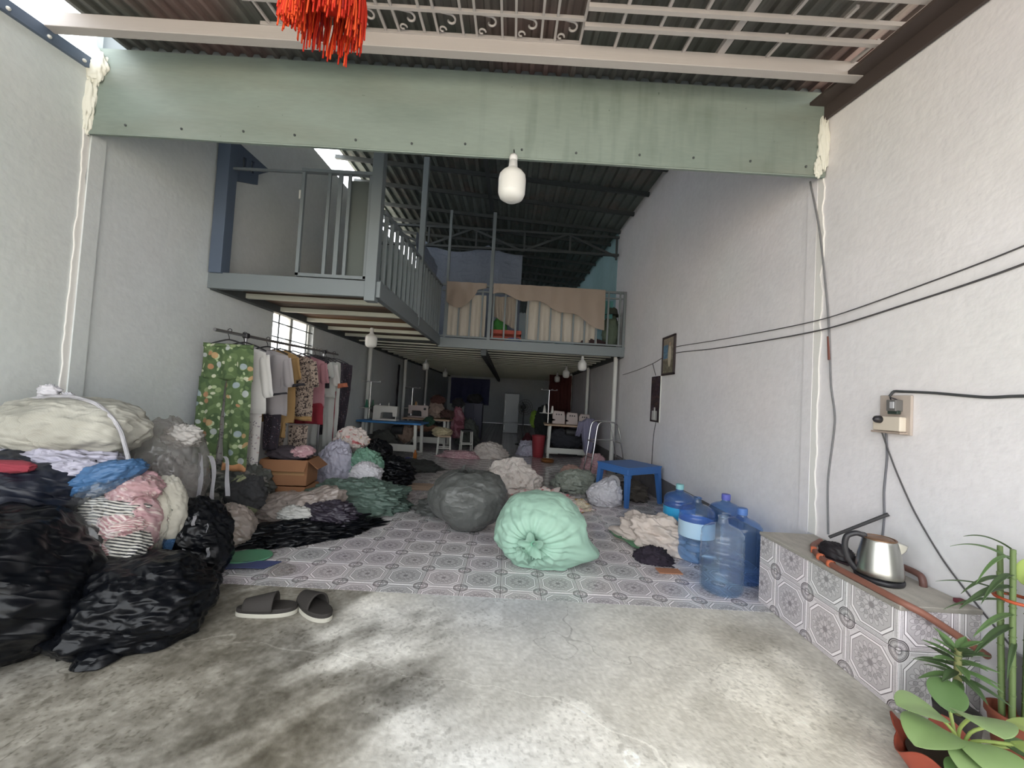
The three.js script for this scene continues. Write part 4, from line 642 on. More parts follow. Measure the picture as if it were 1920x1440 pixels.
tag(obj('blue_scrap', sheet((u, v) => V(-1.83 + u * 0.06 * (1 - 0.6 * v), 0.33 - v * 0.13, -2.20 + 0.01 * Math.sin(u * 5)), 6, 8, 0.0015), M.blueBag), 'small blue plastic scrap poking out between black bags', 'scrap');
bag('navy_bag', 'dull navy bag slumped on top of the big black bag', 'bag', M.navyBag, { c: [-2.42, 0.60, -1.97], r: [0.34, 0.20, 0.27], seed: 4, lump: 0.15, fold: 0.03, foldF: 2.4, ridge: 0.02, ridgeF: 3, nu: 120, nv: 80 });
bag('dark_bag', 'dark charcoal bag buried under the heap at left wall', 'bag', M.navyBag, { c: [-2.42, 0.34, -2.36], r: [0.36, 0.34, 0.30], seed: 5, bottom: 0.001, sag: 0.1, nu: 70, nv: 44 });
{ // clear bag full of striped garments
  const b = thing('striped_clothes_bag', 'clear plastic bag stuffed with pink and black striped garments', 'bag');
  const part = (c, r, seed, m, nm = 'garment_roll') => obj(nm, soft({ c, r, seed, lump: 0.18, fold: 0.12, foldF: 3.5, nu: 64, nv: 44, uvs: 1 }), m, b);
  part([-1.97, 0.62, -2.14], [0.14, 0.085, 0.10], 1, F.pinkFloral); part([-2.02, 0.52, -2.10], [0.16, 0.06, 0.09], 2, F.stripeDark); part([-2.08, 0.45, -2.05], [0.11, 0.055, 0.08], 3, F.stripeDark);
  part([-1.93, 0.44, -2.06], [0.11, 0.06, 0.09], 4, F.stripePink); part([-2.00, 0.31, -1.99], [0.13, 0.085, 0.09], 5, F.stripePink); part([-1.86, 0.35, -2.03], [0.085, 0.075, 0.08], 6, F.stripeDark); part([-1.90, 0.25, -2.0], [0.11, 0.05, 0.08], 8, F.stripePink);
  obj('inner_mass', soft({ c: [-1.98, 0.43, -2.15], r: [0.16, 0.2, 0.12], seed: 9, nu: 48, nv: 32 }), F.pinkFloral, b);
  obj('film', soft({ c: [-1.97, 0.44, -2.08], r: [0.215, 0.27, 0.19], seed: 10, lump: 0.10, fold: 0.05, ridge: 0.035, ridgeF: 5, nu: 110, nv: 70 }), M.clearBag, b);
}
bag('cream_bag', 'smooth cream bag of folded cloth beside the striped garments', 'bag', fabricM(0xc4c0b4), { c: [-1.90, 0.45, -2.27], r: [0.105, 0.20, 0.11], seed: 12, lump: 0.1, fold: 0.05, foldF: 5, stretch: [0.4, 1.4, 0.4], nu: 80, nv: 60 });
{
  const b = thing('clear_bag', 'large cloudy plastic bag of grey scraps standing behind the cream bag', 'bag');
  obj('film', soft({ c: [-2.19, 0.56, -2.62], r: [0.21, 0.38, 0.22], seed: 14, lump: 0.12, fold: 0.05, ridge: 0.025, ridgeF: 3, bottom: 0.16, sag: 0.0, nu: 120, nv: 80 }), M.smokeBag, b);
  obj('scraps', soft({ c: [-2.19, 0.42, -2.64], r: [0.17, 0.26, 0.17], seed: 15, lump: 0.2, fold: 0.16, nu: 80, nv: 50 }), fabricM(0x8f8a88), b);
  obj('white_scraps', soft({ c: [-2.11, 0.83, -2.62], r: [0.11, 0.07, 0.09], seed: 16, lump: 0.25, fold: 0.2, foldF: 5, nu: 60, nv: 40 }), fabricM(0xbab6b2), b);
}
for (const [i, [x0, z0, x1, y1, z1]] of [[-2.02, -2.66, -1.95, 0.44, -2.58], [-1.98, -2.70, -1.90, 0.42, -2.64], [-1.96, -2.80, -1.86, 0.43, -2.72]].entries()) tag(obj('plastic_strip', sheet((u, v) => V(lerp(x0, x1, Math.pow(v, 0.6)) + (u - 0.5) * 0.028, lerp(0.72 - i * 0.02, y1, v), lerp(z0, z1, v) + 0.008 * Math.sin(v * 6 + i * 2 + u)), 4, 24, 0.002), M.whiteBag), ['white plastic strip clinging to the cloudy bag', 'white plastic strip between two others beside cloudy bag', 'white plastic strip hanging beside the rack upright'][i], 'strip', 'white plastic strips by the cloudy bag');
bag('woven_sack', 'pale beige woven sack crowning the heap of bags', 'sack', M.sackWeave, { c: [-2.39, 0.90, -2.22], r: [0.345, 0.165, 0.28], seed: 20, lump: 0.10, fold: 0.04, foldF: 3, edge: 0.9, nu: 120, nv: 70 });
tag(obj('white_strap', tube([[-2.78, 0.86, -2.06], [-2.70, 0.97, -2.10], [-2.54, 1.05, -2.14], [-2.36, 1.075, -2.15], [-2.20, 1.045, -2.14], [-2.09, 0.98, -2.12], [-2.035, 0.91, -2.12], [-2.0, 0.82, -2.12], [-1.97, 0.76, -2.11]], 0.010, 120, 8).scale(1, 1, 1), M.whiteBag), 'white plastic strap looped over the beige woven sack', 'strap');
[[-2.62, 1.01, -2.25, 0.04], [-2.52, 1.09, -2.2, 0.05], [-2.44, 1.07, -2.22, 0.03]].forEach(([x, y, z, s], i) => tag(obj('plastic_tuft', soft({ c: [x, y, z], r: [s, s * 0.8, s * 0.7], seed: 60 + i, lump: 0.4, lumpF: 2.4, fold: 0.2, nu: 30, nv: 20 }), M.whiteBag), ['plastic tuft on the wall side of woven sack', 'largest plastic tuft on top of the woven sack', 'smallest plastic tuft on top of the woven sack'][i], 'tuft', 'plastic tufts on the woven sack'));
bag('lilac_bag', 'crinkled pale lilac bag squeezed under the woven sack', 'bag', M.lilacBag, { c: [-2.36, 0.70, -2.12], r: [0.34, 0.14, 0.23], seed: 22, lump: 0.12, fold: 0.08, ridge: 0.07, ridgeF: 5, stretch: [1, 1.4, 1], nu: 120, nv: 70 });
bag('blue_bag', 'bright blue bag tilted beside the lilac bag on the heap', 'bag', M.blueBag, { c: [-2.08, 0.66, -2.08], r: [0.20, 0.085, 0.13], seed: 23, lump: 0.1, fold: 0.05, ridge: 0.04, nu: 100, nv: 60, post: (p) => { const t = (p.x + 2.08) / 0.2; p.y += 0.075 * t; } });
bag('red_cloth_roll', 'flat red cloth roll lying on the navy bag', 'cloth', fabricM(0x8c3440), { c: [-2.33, 0.755, -1.86], r: [0.16, 0.028, 0.04], seed: 24, lump: 0.08, fold: 0.06, nu: 60, nv: 30, edge: 0.7 });
bag('denim_cloth', 'washed blue cloth draped over front of the navy bag', 'cloth', fabricM(0x4a6484), { c: [-2.36, 0.64, -1.76], r: [0.16, 0.09, 0.06], seed: 25, lump: 0.15, fold: 0.1, nu: 60, nv: 40 });
bag('teal_bag', 'dark teal bag end showing between wall and lilac bag', 'bag', fabricM(0x4a6a68), { c: [-2.66, 0.78, -2.0], r: [0.12, 0.10, 0.12], seed: 26, nu: 50, nv: 34 });

// ---------------------------------------------------------------- clutter under and behind the clothes rack
M.card = S(0x9a6e4e, 0.85, { bumpMap: grain, bumpScale: 0.001 }); M.cardIn = M.card;
function carton(label, [x, y, z], turn, w, h, d, group) {
  const c = thing('cardboard_box', label, 'box', [x, y, z], turn, group);
  const s = 0.006;
  obj('panel', rbox(w, h, s, 0, h / 2, d / 2, 0.002), M.card, c); obj('panel', rbox(w, h, s, 0, h / 2, -d / 2, 0.002), M.card, c); obj('panel', rbox(s, h, d, w / 2, h / 2, 0, 0.002), M.card, c); obj('panel', rbox(s, h, d, -w / 2, h / 2, 0, 0.002), M.card, c);
  obj('bottom', rbox(w, s, d, 0, s / 2, 0, 0.002), M.cardIn, c);
  obj('flap', rbox(w, s, d * 0.42, 0, 0, d * 0.21, 0.002).rotateX(0.9).translate(0, h, d / 2), M.card, c); obj('flap', rbox(w * 0.3, s, d, w * 0.15, 0, 0, 0.002).rotateZ(-0.7).translate(w / 2, h, 0), M.card, c);
  obj('tape', rbox(w * 0.9, 0.045, 0.002, 0, h * 0.5, d / 2 + 0.004, 0.0005), S(0xb08a62, 0.4), c);
  return c;
}
carton('open brown cardboard box upper one of two under the clothes', [-2.20, 0.212, -4.12], 0.12, 0.44, 0.25, 0.30);
carton('lower brown cardboard box holding up the other one', [-2.13, 0.001, -4.12], 0.05, 0.32, 0.20, 0.28);
carton('narrow brown cardboard box behind the pale plastic bag', [-1.92, 0.001, -5.0], -0.1, 0.24, 0.42, 0.22);
bag('dark_clothes_heap', 'dark heap of clothes spilling over the upper cardboard box', 'clothes heap', fabricM(0x4a4248), { c: [-2.22, 0.50, -4.14], r: [0.22, 0.07, 0.14], seed: 30, lump: 0.25, fold: 0.16, nu: 70, nv: 40 });
bag('pink_clothes_heap', 'small pink patterned garment lump on the upper cardboard box', 'clothes heap', F.pinkFloral, { c: [-2.08, 0.53, -4.12], r: [0.11, 0.06, 0.11], seed: 31, lump: 0.25, fold: 0.16, nu: 60, nv: 36 });
bag('pale_plastic_bag', 'shiny pale lilac plastic bag right of the cardboard boxes', 'bag', M.lilacBag, { c: [-1.98, 0.26, -4.72], r: [0.21, 0.30, 0.2], seed: 32, lump: 0.18, fold: 0.08, ridge: 0.06, bottom: 0.001, sag: 0.1, nu: 90, nv: 60 });
bag('rose_cloth_bag', 'white and rose cloth bundle on the narrow cardboard box', 'bundle', F.rose, { c: [-1.95, 0.56, -5.05], r: [0.20, 0.16, 0.14], seed: 33, lump: 0.2, fold: 0.14, nu: 80, nv: 50 });
bag('grey_cloth_heap', 'grey green camouflage clothes heap behind the rack upright', 'clothes heap', printM((c, w, h) => { c.fillStyle = '#5a5c58'; c.fillRect(0, 0, w, h); blot(c, w, h, 90, ['#7d7f7a', '#3a3c3a', '#8e8a84', '#4a5048'], 5, 18, 0.8); }), { c: [-2.46, 0.20, -3.72], r: [0.28, 0.26, 0.30], seed: 34, lump: 0.2, fold: 0.12, bottom: 0.001, sag: 0.12, nu: 110, nv: 70 });
bag('olive_shoe_bag', 'dark and olive bundle tied up in front of the grey heap', 'bundle', printM((c, w, h) => { c.fillStyle = '#3a3a3c'; c.fillRect(0, 0, w, h); blot(c, w, h, 20, ['#b0b48a', '#6a6a66', '#9aa07a', '#2a2a2c'], 8, 34, 0.8); }), { c: [-2.15, 0.26, -3.38], r: [0.15, 0.15, 0.13], seed: 35, lump: 0.2, fold: 0.12, nu: 70, nv: 46 });
{
  const b = thing('peach_film_bag', 'see-through peach tinted plastic bag slumped across the floor heap', 'bag');
  M.peachFilm = PH(0xc6b8b0, 0.28, { transmission: 0.5, thickness: 0, bumpMap: crumple, bumpScale: 0.008 });
  obj('film', soft({ c: [-1.80, 0.10, -3.58], r: [0.36, 0.15, 0.24], seed: 36, lump: 0.2, fold: 0.05, ridge: 0.08, ridgeF: 3, stretch: [0.5, 1, 1], bottom: 0.001, sag: 0.15, nu: 130, nv: 80, post: (p) => { const t = (p.x + 1.80) / 0.36; p.y += Math.max(0, t) * 0.14 * clamp(p.y / 0.2, 0, 1); } }), M.peachFilm, b);
  obj('contents', soft({ c: [-1.84, 0.06, -3.58], r: [0.2, 0.07, 0.16], seed: 37, lump: 0.25, fold: 0.14, bottom: 0.002, nu: 70, nv: 44 }), fabricM(0x8d8078), b);
  const d = thing('peach_film_bag', 'small clear bag with a yellow item near the green lid', 'bag');
  obj('film', soft({ c: [-1.98, 0.14, -2.98], r: [0.14, 0.16, 0.13], seed: 38, lump: 0.15, fold: 0.05, ridge: 0.06, bottom: 0.001, nu: 80, nv: 50 }), M.peachFilm, d);
  obj('yellow_item', soft({ c: [-1.95, 0.07, -2.97], r: [0.07, 0.06, 0.07], seed: 39, nu: 40, nv: 26, bottom: 0.004 }), fabricM(0xa88034), d);
}
bag('dark_plastic_sheet', 'black plastic sheet spread flat under the heap edge', 'plastic sheet', M.blackBag, { c: [-1.58, 0.05, -3.25], r: [0.40, 0.075, 0.20], seed: 40, lump: 0.25, fold: 0.12, ridge: 0.1, bottom: 0.001, nu: 120, nv: 60, post: (p) => { p.z -= (p.x + 1.58) * 0.55; } });
bag('purple_black_bag', 'dark purple black garment bag on the plastic sheet', 'bag', PH(0x322c38, 0.5, { clearcoat: 0.2, bumpMap: crumple, bumpScale: 0.008 }), { c: [-1.50, 0.12, -3.42], r: [0.26, 0.11, 0.16], seed: 41, lump: 0.2, fold: 0.16, bottom: 0.001, nu: 100, nv: 60 });
bag('white_rag', 'crumpled white rag lying on the dark garment bag', 'rag', fabricM(0xb9b8b4), { c: [-1.68, 0.15, -3.32], r: [0.14, 0.06, 0.1], seed: 42, lump: 0.25, fold: 0.2, nu: 60, nv: 40 });
bag('green_plastic_sheet', 'wide crumpled grey green plastic sheet heaped on tiles', 'plastic sheet', PH(0x5c6f66, 0.45, { bumpMap: crumple, bumpScale: 0.008 }), { c: [-1.50, 0.10, -4.12], r: [0.46, 0.17, 0.34], seed: 43, lump: 0.22, fold: 0.12, ridge: 0.1, ridgeF: 4, bottom: 0.001, sag: 0.2, nu: 140, nv: 80 });
bag('white_film_bag', 'small white translucent bag on top of green sheet', 'bag', M.whiteBag, { c: [-1.52, 0.27, -4.42], r: [0.17, 0.13, 0.13], seed: 44, lump: 0.15, fold: 0.1, ridge: 0.08, nu: 80, nv: 50 });
bag('green_film_bag', 'pale green plastic bag tucked behind the white translucent one', 'bag', PH(0x7aa690, 0.4, { transmission: 0.2, thickness: 0, bumpMap: crumple, bumpScale: 0.008 }), { c: [-1.68, 0.28, -4.78], r: [0.22, 0.20, 0.15], seed: 45, lump: 0.18, fold: 0.1, ridge: 0.08, bottom: 0.001, nu: 80, nv: 50 });
bag('black_bag', 'glossy black bag at far right end of the rack clutter', 'bag', M.blackBag, { c: [-1.50, 0.16, -5.12], r: [0.34, 0.20, 0.26], seed: 46, lump: 0.16, fold: 0.08, ridge: 0.07, ridgeF: 5, bottom: 0.001, sag: 0.15, nu: 110, nv: 70 });
bag('black_bag', 'dark green black bag behind the narrow cardboard box', 'bag', M.blackBag, { c: [-1.80, 0.30, -5.55], r: [0.24, 0.22, 0.2], seed: 47, lump: 0.16, fold: 0.08, bottom: 0.001, nu: 70, nv: 44 });
{
  const l = thing('green_plate', 'flat green plastic plate lying on tiles beside the black sheet', 'plate', [-1.72, 0.006, -2.78], 0.3);
  obj('disc', lathe([[0, 0.008], [0.13, 0.008], [0.142, 0.014], [0.146, 0.006], [0.14, 0], [0, 0]], 40).scale(1, 1, 0.8), S(0x5f9a78, 0.5), l);
  tag(obj('blue_folder', sheet((u, v) => V(-1.82 + u * 0.30 + v * 0.05, 0.006 + 0.01 * Math.sin(u * 3), -2.56 - v * 0.12 - u * 0.06), 12, 8, 0.003), S(0x46507a, 0.6)), 'thin blue grey plastic folder lying near the tile edge', 'folder');
  tag(obj('clear_dome', lathe([[0, 0.03], [0.05, 0.028], [0.075, 0.012], [0.085, 0.0]], 32).translate(-1.40, 0.002, -2.62), M.clearBag), 'clear plastic dome lid lying on tiles near the slippers', 'lid');
}
// ---------------------------------------------------------------- slippers on the concrete
{
  M.rubber = S(0x2f2b28, 0.8, { bumpMap: grain, bumpScale: 0.001 }); M.soleEdge = S(0xb0aca0, 0.7);
  const foot = (s) => { const P = []; for (let i = 0; i < 40; i++) { const a = i / 40 * 6.2832, y = Math.cos(a), w = (0.046 - 0.008 * Math.sin((y + 0.2) * 1.6)) * (y > 0 ? 1 : 0.98) + 0.004 * Math.sin(a) * s; P.push([Math.sin(a) * w, y * 0.125]); } return P; };
  const slip = (label, pos, turn, s) => {
    const t = thing('slipper', label, 'slipper', pos, turn);
    obj('outsole', extrude(foot(s).map(([x, y]) => [x * 1.06, y * 1.03]), 0.014, 0.003).rotateX(-Math.PI / 2).translate(0, 0.003, 0), M.soleEdge, t);
    obj('footbed', extrude(foot(s), 0.016, 0.004).rotateX(-Math.PI / 2).translate(0, 0.018, 0), M.rubber, t);
    obj('upper', sheet((u, v) => { const a = Math.PI * u, z = 0.02 - v * 0.13, w = 0.05 * (1 - 0.35 * v * v), h = 0.066 - 0.028 * v; return V(-Math.cos(a) * w, 0.03 + Math.sin(a) * h, z + 0.015); }, 24, 16, 0.007), M.rubber, t);
    return t;
  };
  slip('brown black slipper lying flat with its opening towards the tiles', [-1.20, 0.001, -2.13], 1.75, 1).scale.setScalar(1.13);
  slip('brown black slipper turned aslant beside its pair', [-0.975, 0.001, -2.17], 0.95, -1).scale.setScalar(1.13);
}
// ---------------------------------------------------------------- clothes rack
{
  M.chrome = S(0x9a9a9c, 0.35, { metalness: 0.8 }); M.hanger = S(0x2b2b2e, 0.5);
  const r = thing('clothes_rack', 'grey metal clothes rack with one long rail', 'clothes rack');
  obj('rail', rod(V(-2.50, 1.635, -3.34), V(-2.50, 1.685, -5.74), 0.014), M.chrome, r);
  obj('upright', rod(V(-2.50, 0, -3.74), V(-2.50, 1.65, -3.74), 0.013), M.chrome, r); obj('upright', rod(V(-2.50, 0, -5.32), V(-2.50, 1.675, -5.32), 0.013), M.chrome, r);
  for (const z of [-3.74, -5.32]) { obj('foot', rod(V(-2.78, 0.014, z), V(-2.22, 0.014, z), 0.013), M.chrome, r); obj('joint', rbox(0.05, 0.05, 0.05, -2.5, z > -4 ? 1.645 : 1.675, z, 0.012), M.blackPlastic, r); }
  obj('lower_rail', rod(V(-2.50, 0.12, -3.74), V(-2.50, 0.12, -5.32), 0.01), M.chrome, r);
}
const railY = (z) => 1.635 - (z + 3.34) * 0.0208;
function hanger(z, label) {
  const h = thing('clothes_hanger', label ?? 'dark plastic clothes hanger on the rack rail', 'hanger', [-2.50, railY(z) + 0.016, z], 0, 'hangers on the rail');
  obj('hook', tube([[0.012, -0.01, 0], [0.018, 0.008, 0], [0, 0.018, 0], [-0.018, 0.004, 0], [-0.012, -0.03, 0], [0, -0.06, 0], [0, -0.085, 0]], 0.003, 30, 6), M.hanger, h);
  obj('shoulder_bar', tube([[-0.21, -0.15, 0], [-0.12, -0.11, 0], [0, -0.08, 0], [0.12, -0.11, 0], [0.21, -0.15, 0]], 0.007, 30, 8), M.hanger, h);
}
// trousers: waist and two legs; tee: body, two sleeves; each hung at y = 0 on the rail
const legs = (top, len, w, sp, o = {}) => [cloth([[top, -w, w], [top - len * 0.28, -w * 1.08, w * 1.08]], { thick: 0.05, seed: o.seed, foldN: 3, fold: 0.012 }), cloth([[top - len * 0.26, -w * 1.08, -0.005], [top - len * 0.6, -w * 1.08 - sp, -0.02], [top - len, -w * 1.05 - sp, -0.04]], { thick: 0.06, seed: (o.seed ?? 0) + 1, foldN: 2, fold: 0.012 }), cloth([[top - len * 0.26, 0.005, w * 1.08], [top - len * 0.6, 0.02, w * 1.08 + sp], [top - len, 0.04, w * 1.05 + sp]], { thick: 0.06, seed: (o.seed ?? 0) + 2, foldN: 2, fold: 0.012 })];
const teeBody = (top, len, w, o = {}) => cloth([[top, -0.07, 0.07], [top - 0.05, -w * 0.92, w * 0.92], [top - 0.2, -w, w], [top - len, -w * 1.05, w * 1.05]], { thick: 0.06, foldN: 3, fold: 0.014, nv: 40, ...o });
const sleeve = (top, w, s, len, o = {}) => { const g = cloth([[0, -0.06, 0.06], [-len, -0.07, 0.07]], { thick: 0.04, fold: 0.008, foldN: 2, nu: 18, nv: 16, ...o }); return g.rotateZ(s * 0.16).translate(s * (w * 0.80), top - 0.075, 0); };
function garment(name, label, cat, z, build) { const t = thing(name, label, cat, [-2.50, railY(z), z]); build((n, g, m) => obj(n, g, m, t)); return t; }
const zs = { green: -3.52, wf: -3.72, tee: -4.08, orange: -4.30, leo: -4.56, pink: -4.86, trim: -5.08, white: -5.22, pale: -5.38, dots: -5.62 };
for (const [k, z] of Object.entries(zs)) hanger(z, 'dark hanger holding the ' + { green: 'green jungle trousers', wf: 'white floral set', tee: 'grey tee', orange: 'mustard orange top', leo: 'leopard print set', pink: 'pink and red top', trim: 'black shouldered tee', white: 'orange banded tee', pale: 'pale grey trousers', dots: 'dark dotted dress' }[k]);
garment('green_pajama_set', 'green jungle print pajama trousers first on the rack', 'trousers', zs.green, (p) => { p('waistband', cloth([[-0.10, -0.225, 0.225], [-0.14, -0.225, 0.225]], { thick: 0.05, nv: 6 }), F.green); const g = legs(-0.12, 1.08, 0.215, 0.012, { seed: 2 }); p('seat', g[0], F.green); p('leg', g[1], F.green); p('leg', g[2], F.green); p('hem', cloth([[-1.13, 0.03, 0.235], [-1.215, 0.03, 0.24]], { thick: 0.068, nv: 6, seed: 4, foldN: 2, fold: 0.012 }), F.peach); });
garment('grey_print_trousers', 'grey patterned trouser leg hanging behind the green trousers', 'trousers', zs.green - 0.12, (p) => { p('leg', cloth([[-0.6, -0.17, -0.02], [-1.15, -0.16, -0.03]], { thick: 0.05, seed: 8 }), F.floral); });
garment('white_floral_set', 'white floral shirt and trousers with black cuffs on rack', 'shirt', zs.wf, (p) => { p('body', teeBody(-0.10, 0.62, 0.23, { seed: 3 }), F.whitePlain); p('sleeve', sleeve(-0.10, 0.23, 1, 0.40, { seed: 4 }), F.whitePlain); p('sleeve', sleeve(-0.10, 0.23, -1, 0.40, { seed: 5 }), F.whitePlain); p('cuff', sleeve(-0.10 - 0.34, 0.23, 1, 0.02).translate(0.19, 0, 0.004), F.blackTrim); const g = legs(-0.55, 0.66, 0.20, 0.0, { seed: 6 }); p('trouser_leg', g[1], F.floral); p('trouser_leg', g[2], F.floral); });
garment('grey_tee_set', 'plain grey tee with black trimmed sleeve on rack', 'shirt', zs.tee, (p) => { p('body', teeBody(-0.10, 0.66, 0.24, { seed: 9 }), F.greyTee); p('sleeve', sleeve(-0.10, 0.24, 1, 0.30, { seed: 10 }), F.greyTee); p('sleeve', sleeve(-0.10, 0.24, -1, 0.30, { seed: 11 }), F.greyTee); p('trim', sleeve(-0.35, 0.24, 1, 0.03).translate(0.155, 0, 0.004), F.blackTrim); const g = legs(-0.62, 0.5, 0.18, 0, { seed: 7 }); p('shorts_leg', g[2], F.dots); });
garment('orange_set', 'mustard orange top and shorts between grey tee and leopard print', 'shirt', zs.orange, (p) => { p('body', teeBody(-0.08, 0.78, 0.2, { seed: 12 }), F.orange); p('sleeve', sleeve(-0.08, 0.19, 1, 0.24, { seed: 13 }), F.orange); p('shorts_leg', cloth([[-0.85, -0.05, 0.12], [-1.02, -0.06, 0.13]], { thick: 0.05, seed: 14 }), F.orange); });
garment('leopard_set', 'black and beige leopard print pajama set on rack', 'pajamas', zs.leo, (p) => { p('body', teeBody(-0.10, 0.72, 0.26, { seed: 15 }), F.leopard); p('sleeve', sleeve(-0.10, 0.27, 1, 0.30, { seed: 16 }), F.leopard); p('sleeve', sleeve(-0.10, 0.24, -1, 0.26, { seed: 16 }), F.leopard); p('hem', cloth([[-0.80, -0.27, 0.27], [-0.85, -0.275, 0.275]], { thick: 0.068, nv: 6, seed: 15 }), F.orange); const g = legs(-0.78, 0.48, 0.22, 0, { seed: 17 }); p('trouser_leg', g[1], F.leopard); p('trouser_leg', g[2], F.leopard); p('trouser_hem', cloth([[-1.22, 0.03, 0.24], [-1.27, 0.03, 0.24]], { thick: 0.07, nv: 6, seed: 17 }), F.orange); });
garment('pink_red_set', 'pink top with red lower half behind the leopard set', 'shirt', zs.pink, (p) => { p('body', teeBody(-0.10, 0.62, 0.25, { seed: 18 }), F.pink); p('sleeve', sleeve(-0.10, 0.25, 1, 0.25, { seed: 19 }), F.pink); p('skirt', cloth([[-0.66, -0.24, 0.25], [-0.92, -0.24, 0.26]], { thick: 0.06, seed: 20 }), F.red); });
garment('white_orange_tee', 'white tee with orange banded sleeve on rack', 'shirt', zs.white, (p) => { p('body', teeBody(-0.10, 0.5, 0.22, { seed: 21 }), F.paleGrey); p('sleeve', sleeve(-0.10, 0.22, 1, 0.28, { seed: 22 }), F.whitePlain); p('band', sleeve(-0.33, 0.22, 1, 0.06).translate(0.14, 0, 0.006), S(0xa8644c, 0.9)); });
garment('pale_trousers', 'pale grey trousers with red piping near end of rack', 'trousers', zs.pale, (p) => { const g = legs(-0.12, 1.15, 0.2, 0.01, { seed: 23 }); p('seat', g[0], F.paleGrey); p('leg', g[1], F.paleGrey); p('leg', g[2], F.paleGrey); p('piping', cloth([[-0.5, 0.17, 0.18], [-1.25, 0.17, 0.18]], { thick: 0.075, nu: 4 }), F.red); });
garment('dark_dotted_dress', 'long dark dotted dress last on the rack', 'dress', zs.dots, (p) => { p('body', cloth([[-0.10, -0.06, 0.08], [-0.15, -0.2, 0.27], [-0.5, -0.2, 0.27], [-1.05, -0.15, 0.22], [-1.15, -0.14, 0.2]], { thick: 0.06, seed: 24, nv: 44 }), F.dots); });
garment('dark_trim_tee', 'black shouldered tee between pink top and white tee', 'shirt', zs.trim, (p) => { p('body', teeBody(-0.08, 0.4, 0.2, { seed: 25 }), F.blackTrim); p('sleeve', sleeve(-0.08, 0.2, 1, 0.2, { seed: 26 }), F.paleGrey); });
// ---------------------------------------------------------------- sacks and cloth heaps on the tiles
{ // pale green sack tied shut, its knot towards the porch
  const s = thing('green_sack', 'plump pale green sack tied with a gathered knot on tiles', 'sack');
  M.mint = PH(0xa2c6b3, 0.62, { bumpMap: weave, bumpScale: 0.0015, transmission: 0.06, thickness: 0 });
  const K = V(-0.24, -0.14, 1).normalize(), A = V(0, 1, 0).addScaledVector(K, -K.y).normalize(), B = K.clone().cross(A), C = V(0.29, 0.25, -2.97);
  const g = soft({ c: C.toArray(), r: [0.335, 0.265, 0.29], seed: 71, lump: 0.07, fold: 0.012, foldF: 3, nu: 220, nv: 150, bottom: 0.001, sag: 0.06, edge: 0.92, post: (p, d) => {
    const ang = Math.acos(clamp(d.dot(K), -1, 1)), ph = Math.atan2(d.dot(A), d.dot(B)), near = Math.exp(-Math.pow(ang / 0.95, 2)), pit = Math.exp(-Math.pow(ang / 0.26, 2));
    const pl = (Math.sin(ph * 21 + 2.5 * n3(Math.cos(ph) * 2, Math.sin(ph) * 2, ang * 2)) * 0.5 + 0.8 * n3(Math.cos(ph) * 6, Math.sin(ph) * 6, 2)) * 0.055 * near * Math.min(1, ang / 0.2);
    const k = 1 + pl - 0.30 * pit; if (p.y > 0.03) { p.x = C.x + (p.x - C.x) * k; p.y = C.y + (p.y - C.y) * k; p.z = C.z + (p.z - C.z) * k; }
    const e = sstep(d.x, 0.45, 0.98) * sstep(-d.y, -0.05, 0.65);   // pulled-out corner at the closed end
    p.x += 0.19 * e; p.z -= 0.08 * e; p.y = Math.max(0.002, p.y * (1 - 0.55 * e));
  } });
  obj('body', g, M.mint, s);
  const kp = C.clone().addScaledVector(K, 0.205); kp.y = 0.215; kp.x = 0.232; kp.z = -2.755;
  obj('neck', mouth([kp.x, kp.y, kp.z], [-0.35, 0.05, 1], 0.066, 2), M.mint, s); obj('ruffle', mouth([kp.x - 0.05, kp.y - 0.03, kp.z + 0.02], [-0.7, -0.5, 0.7], 0.052, 5), M.mint, s); obj('ruffle', mouth([kp.x + 0.02, kp.y - 0.05, kp.z + 0.01], [0.3, -0.8, 0.6], 0.055, 8), M.mint, s);
  obj('tie', new THREE.TorusGeometry(0.02, 0.006, 8, 24).rotateX(0.2).translate(kp.x, kp.y, kp.z + 0.012), S(0x7fb399, 0.7), s);
}
{
  const s = thing('grey_sack', 'dark grey translucent sack tied at its top behind green sack', 'sack');
  M.greyFilm = PH(0x5a5c5a, 0.42, { transmission: 0.1, thickness: 0, bumpMap: crumple, bumpScale: 0.006 });
  obj('body', soft({ c: [-0.31, 0.265, -3.62], r: [0.35, 0.265, 0.30], seed: 74, lump: 0.08, fold: 0.02, foldF: 3, stretch: [1.2, 0.4, 1.2], bottom: 0.001, sag: 0.0, edge: 0.80, nu: 130, nv: 90, post: (p, d) => { const low = sstep(0.28 - p.y, 0, 0.28), lft = sstep(-d.x, 0.2, 1); p.x = -0.31 + (p.x + 0.31) * (1 - 0.28 * low); p.z = -3.62 + (p.z + 3.62) * (1 - 0.15 * low); p.y -= 0.05 * lft * d.y; const a = Math.acos(clamp(d.y, -1, 1)), ph = Math.atan2(d.z, d.x), k = 1 + 0.05 * Math.sin(ph * 13 + 3 * n3(d.x * 2, d.z * 2, 1)) * Math.exp(-a * a / 0.5); p.x = -0.31 + (p.x + 0.31) * k; p.z = -3.62 + (p.z + 3.62) * k; p.y -= 0.07 * Math.exp(-a * a / 0.03); } }), M.greyFilm, s);
  obj('tied_ear', mouth([-0.36, 0.475, -3.60], [-0.5, 0.6, 0.1], 0.05, 3), M.greyFilm, s); obj('tied_ear', mouth([-0.33, 0.475, -3.62], [0.4, 0.8, 0.2], 0.04, 6), M.greyFilm, s);
}
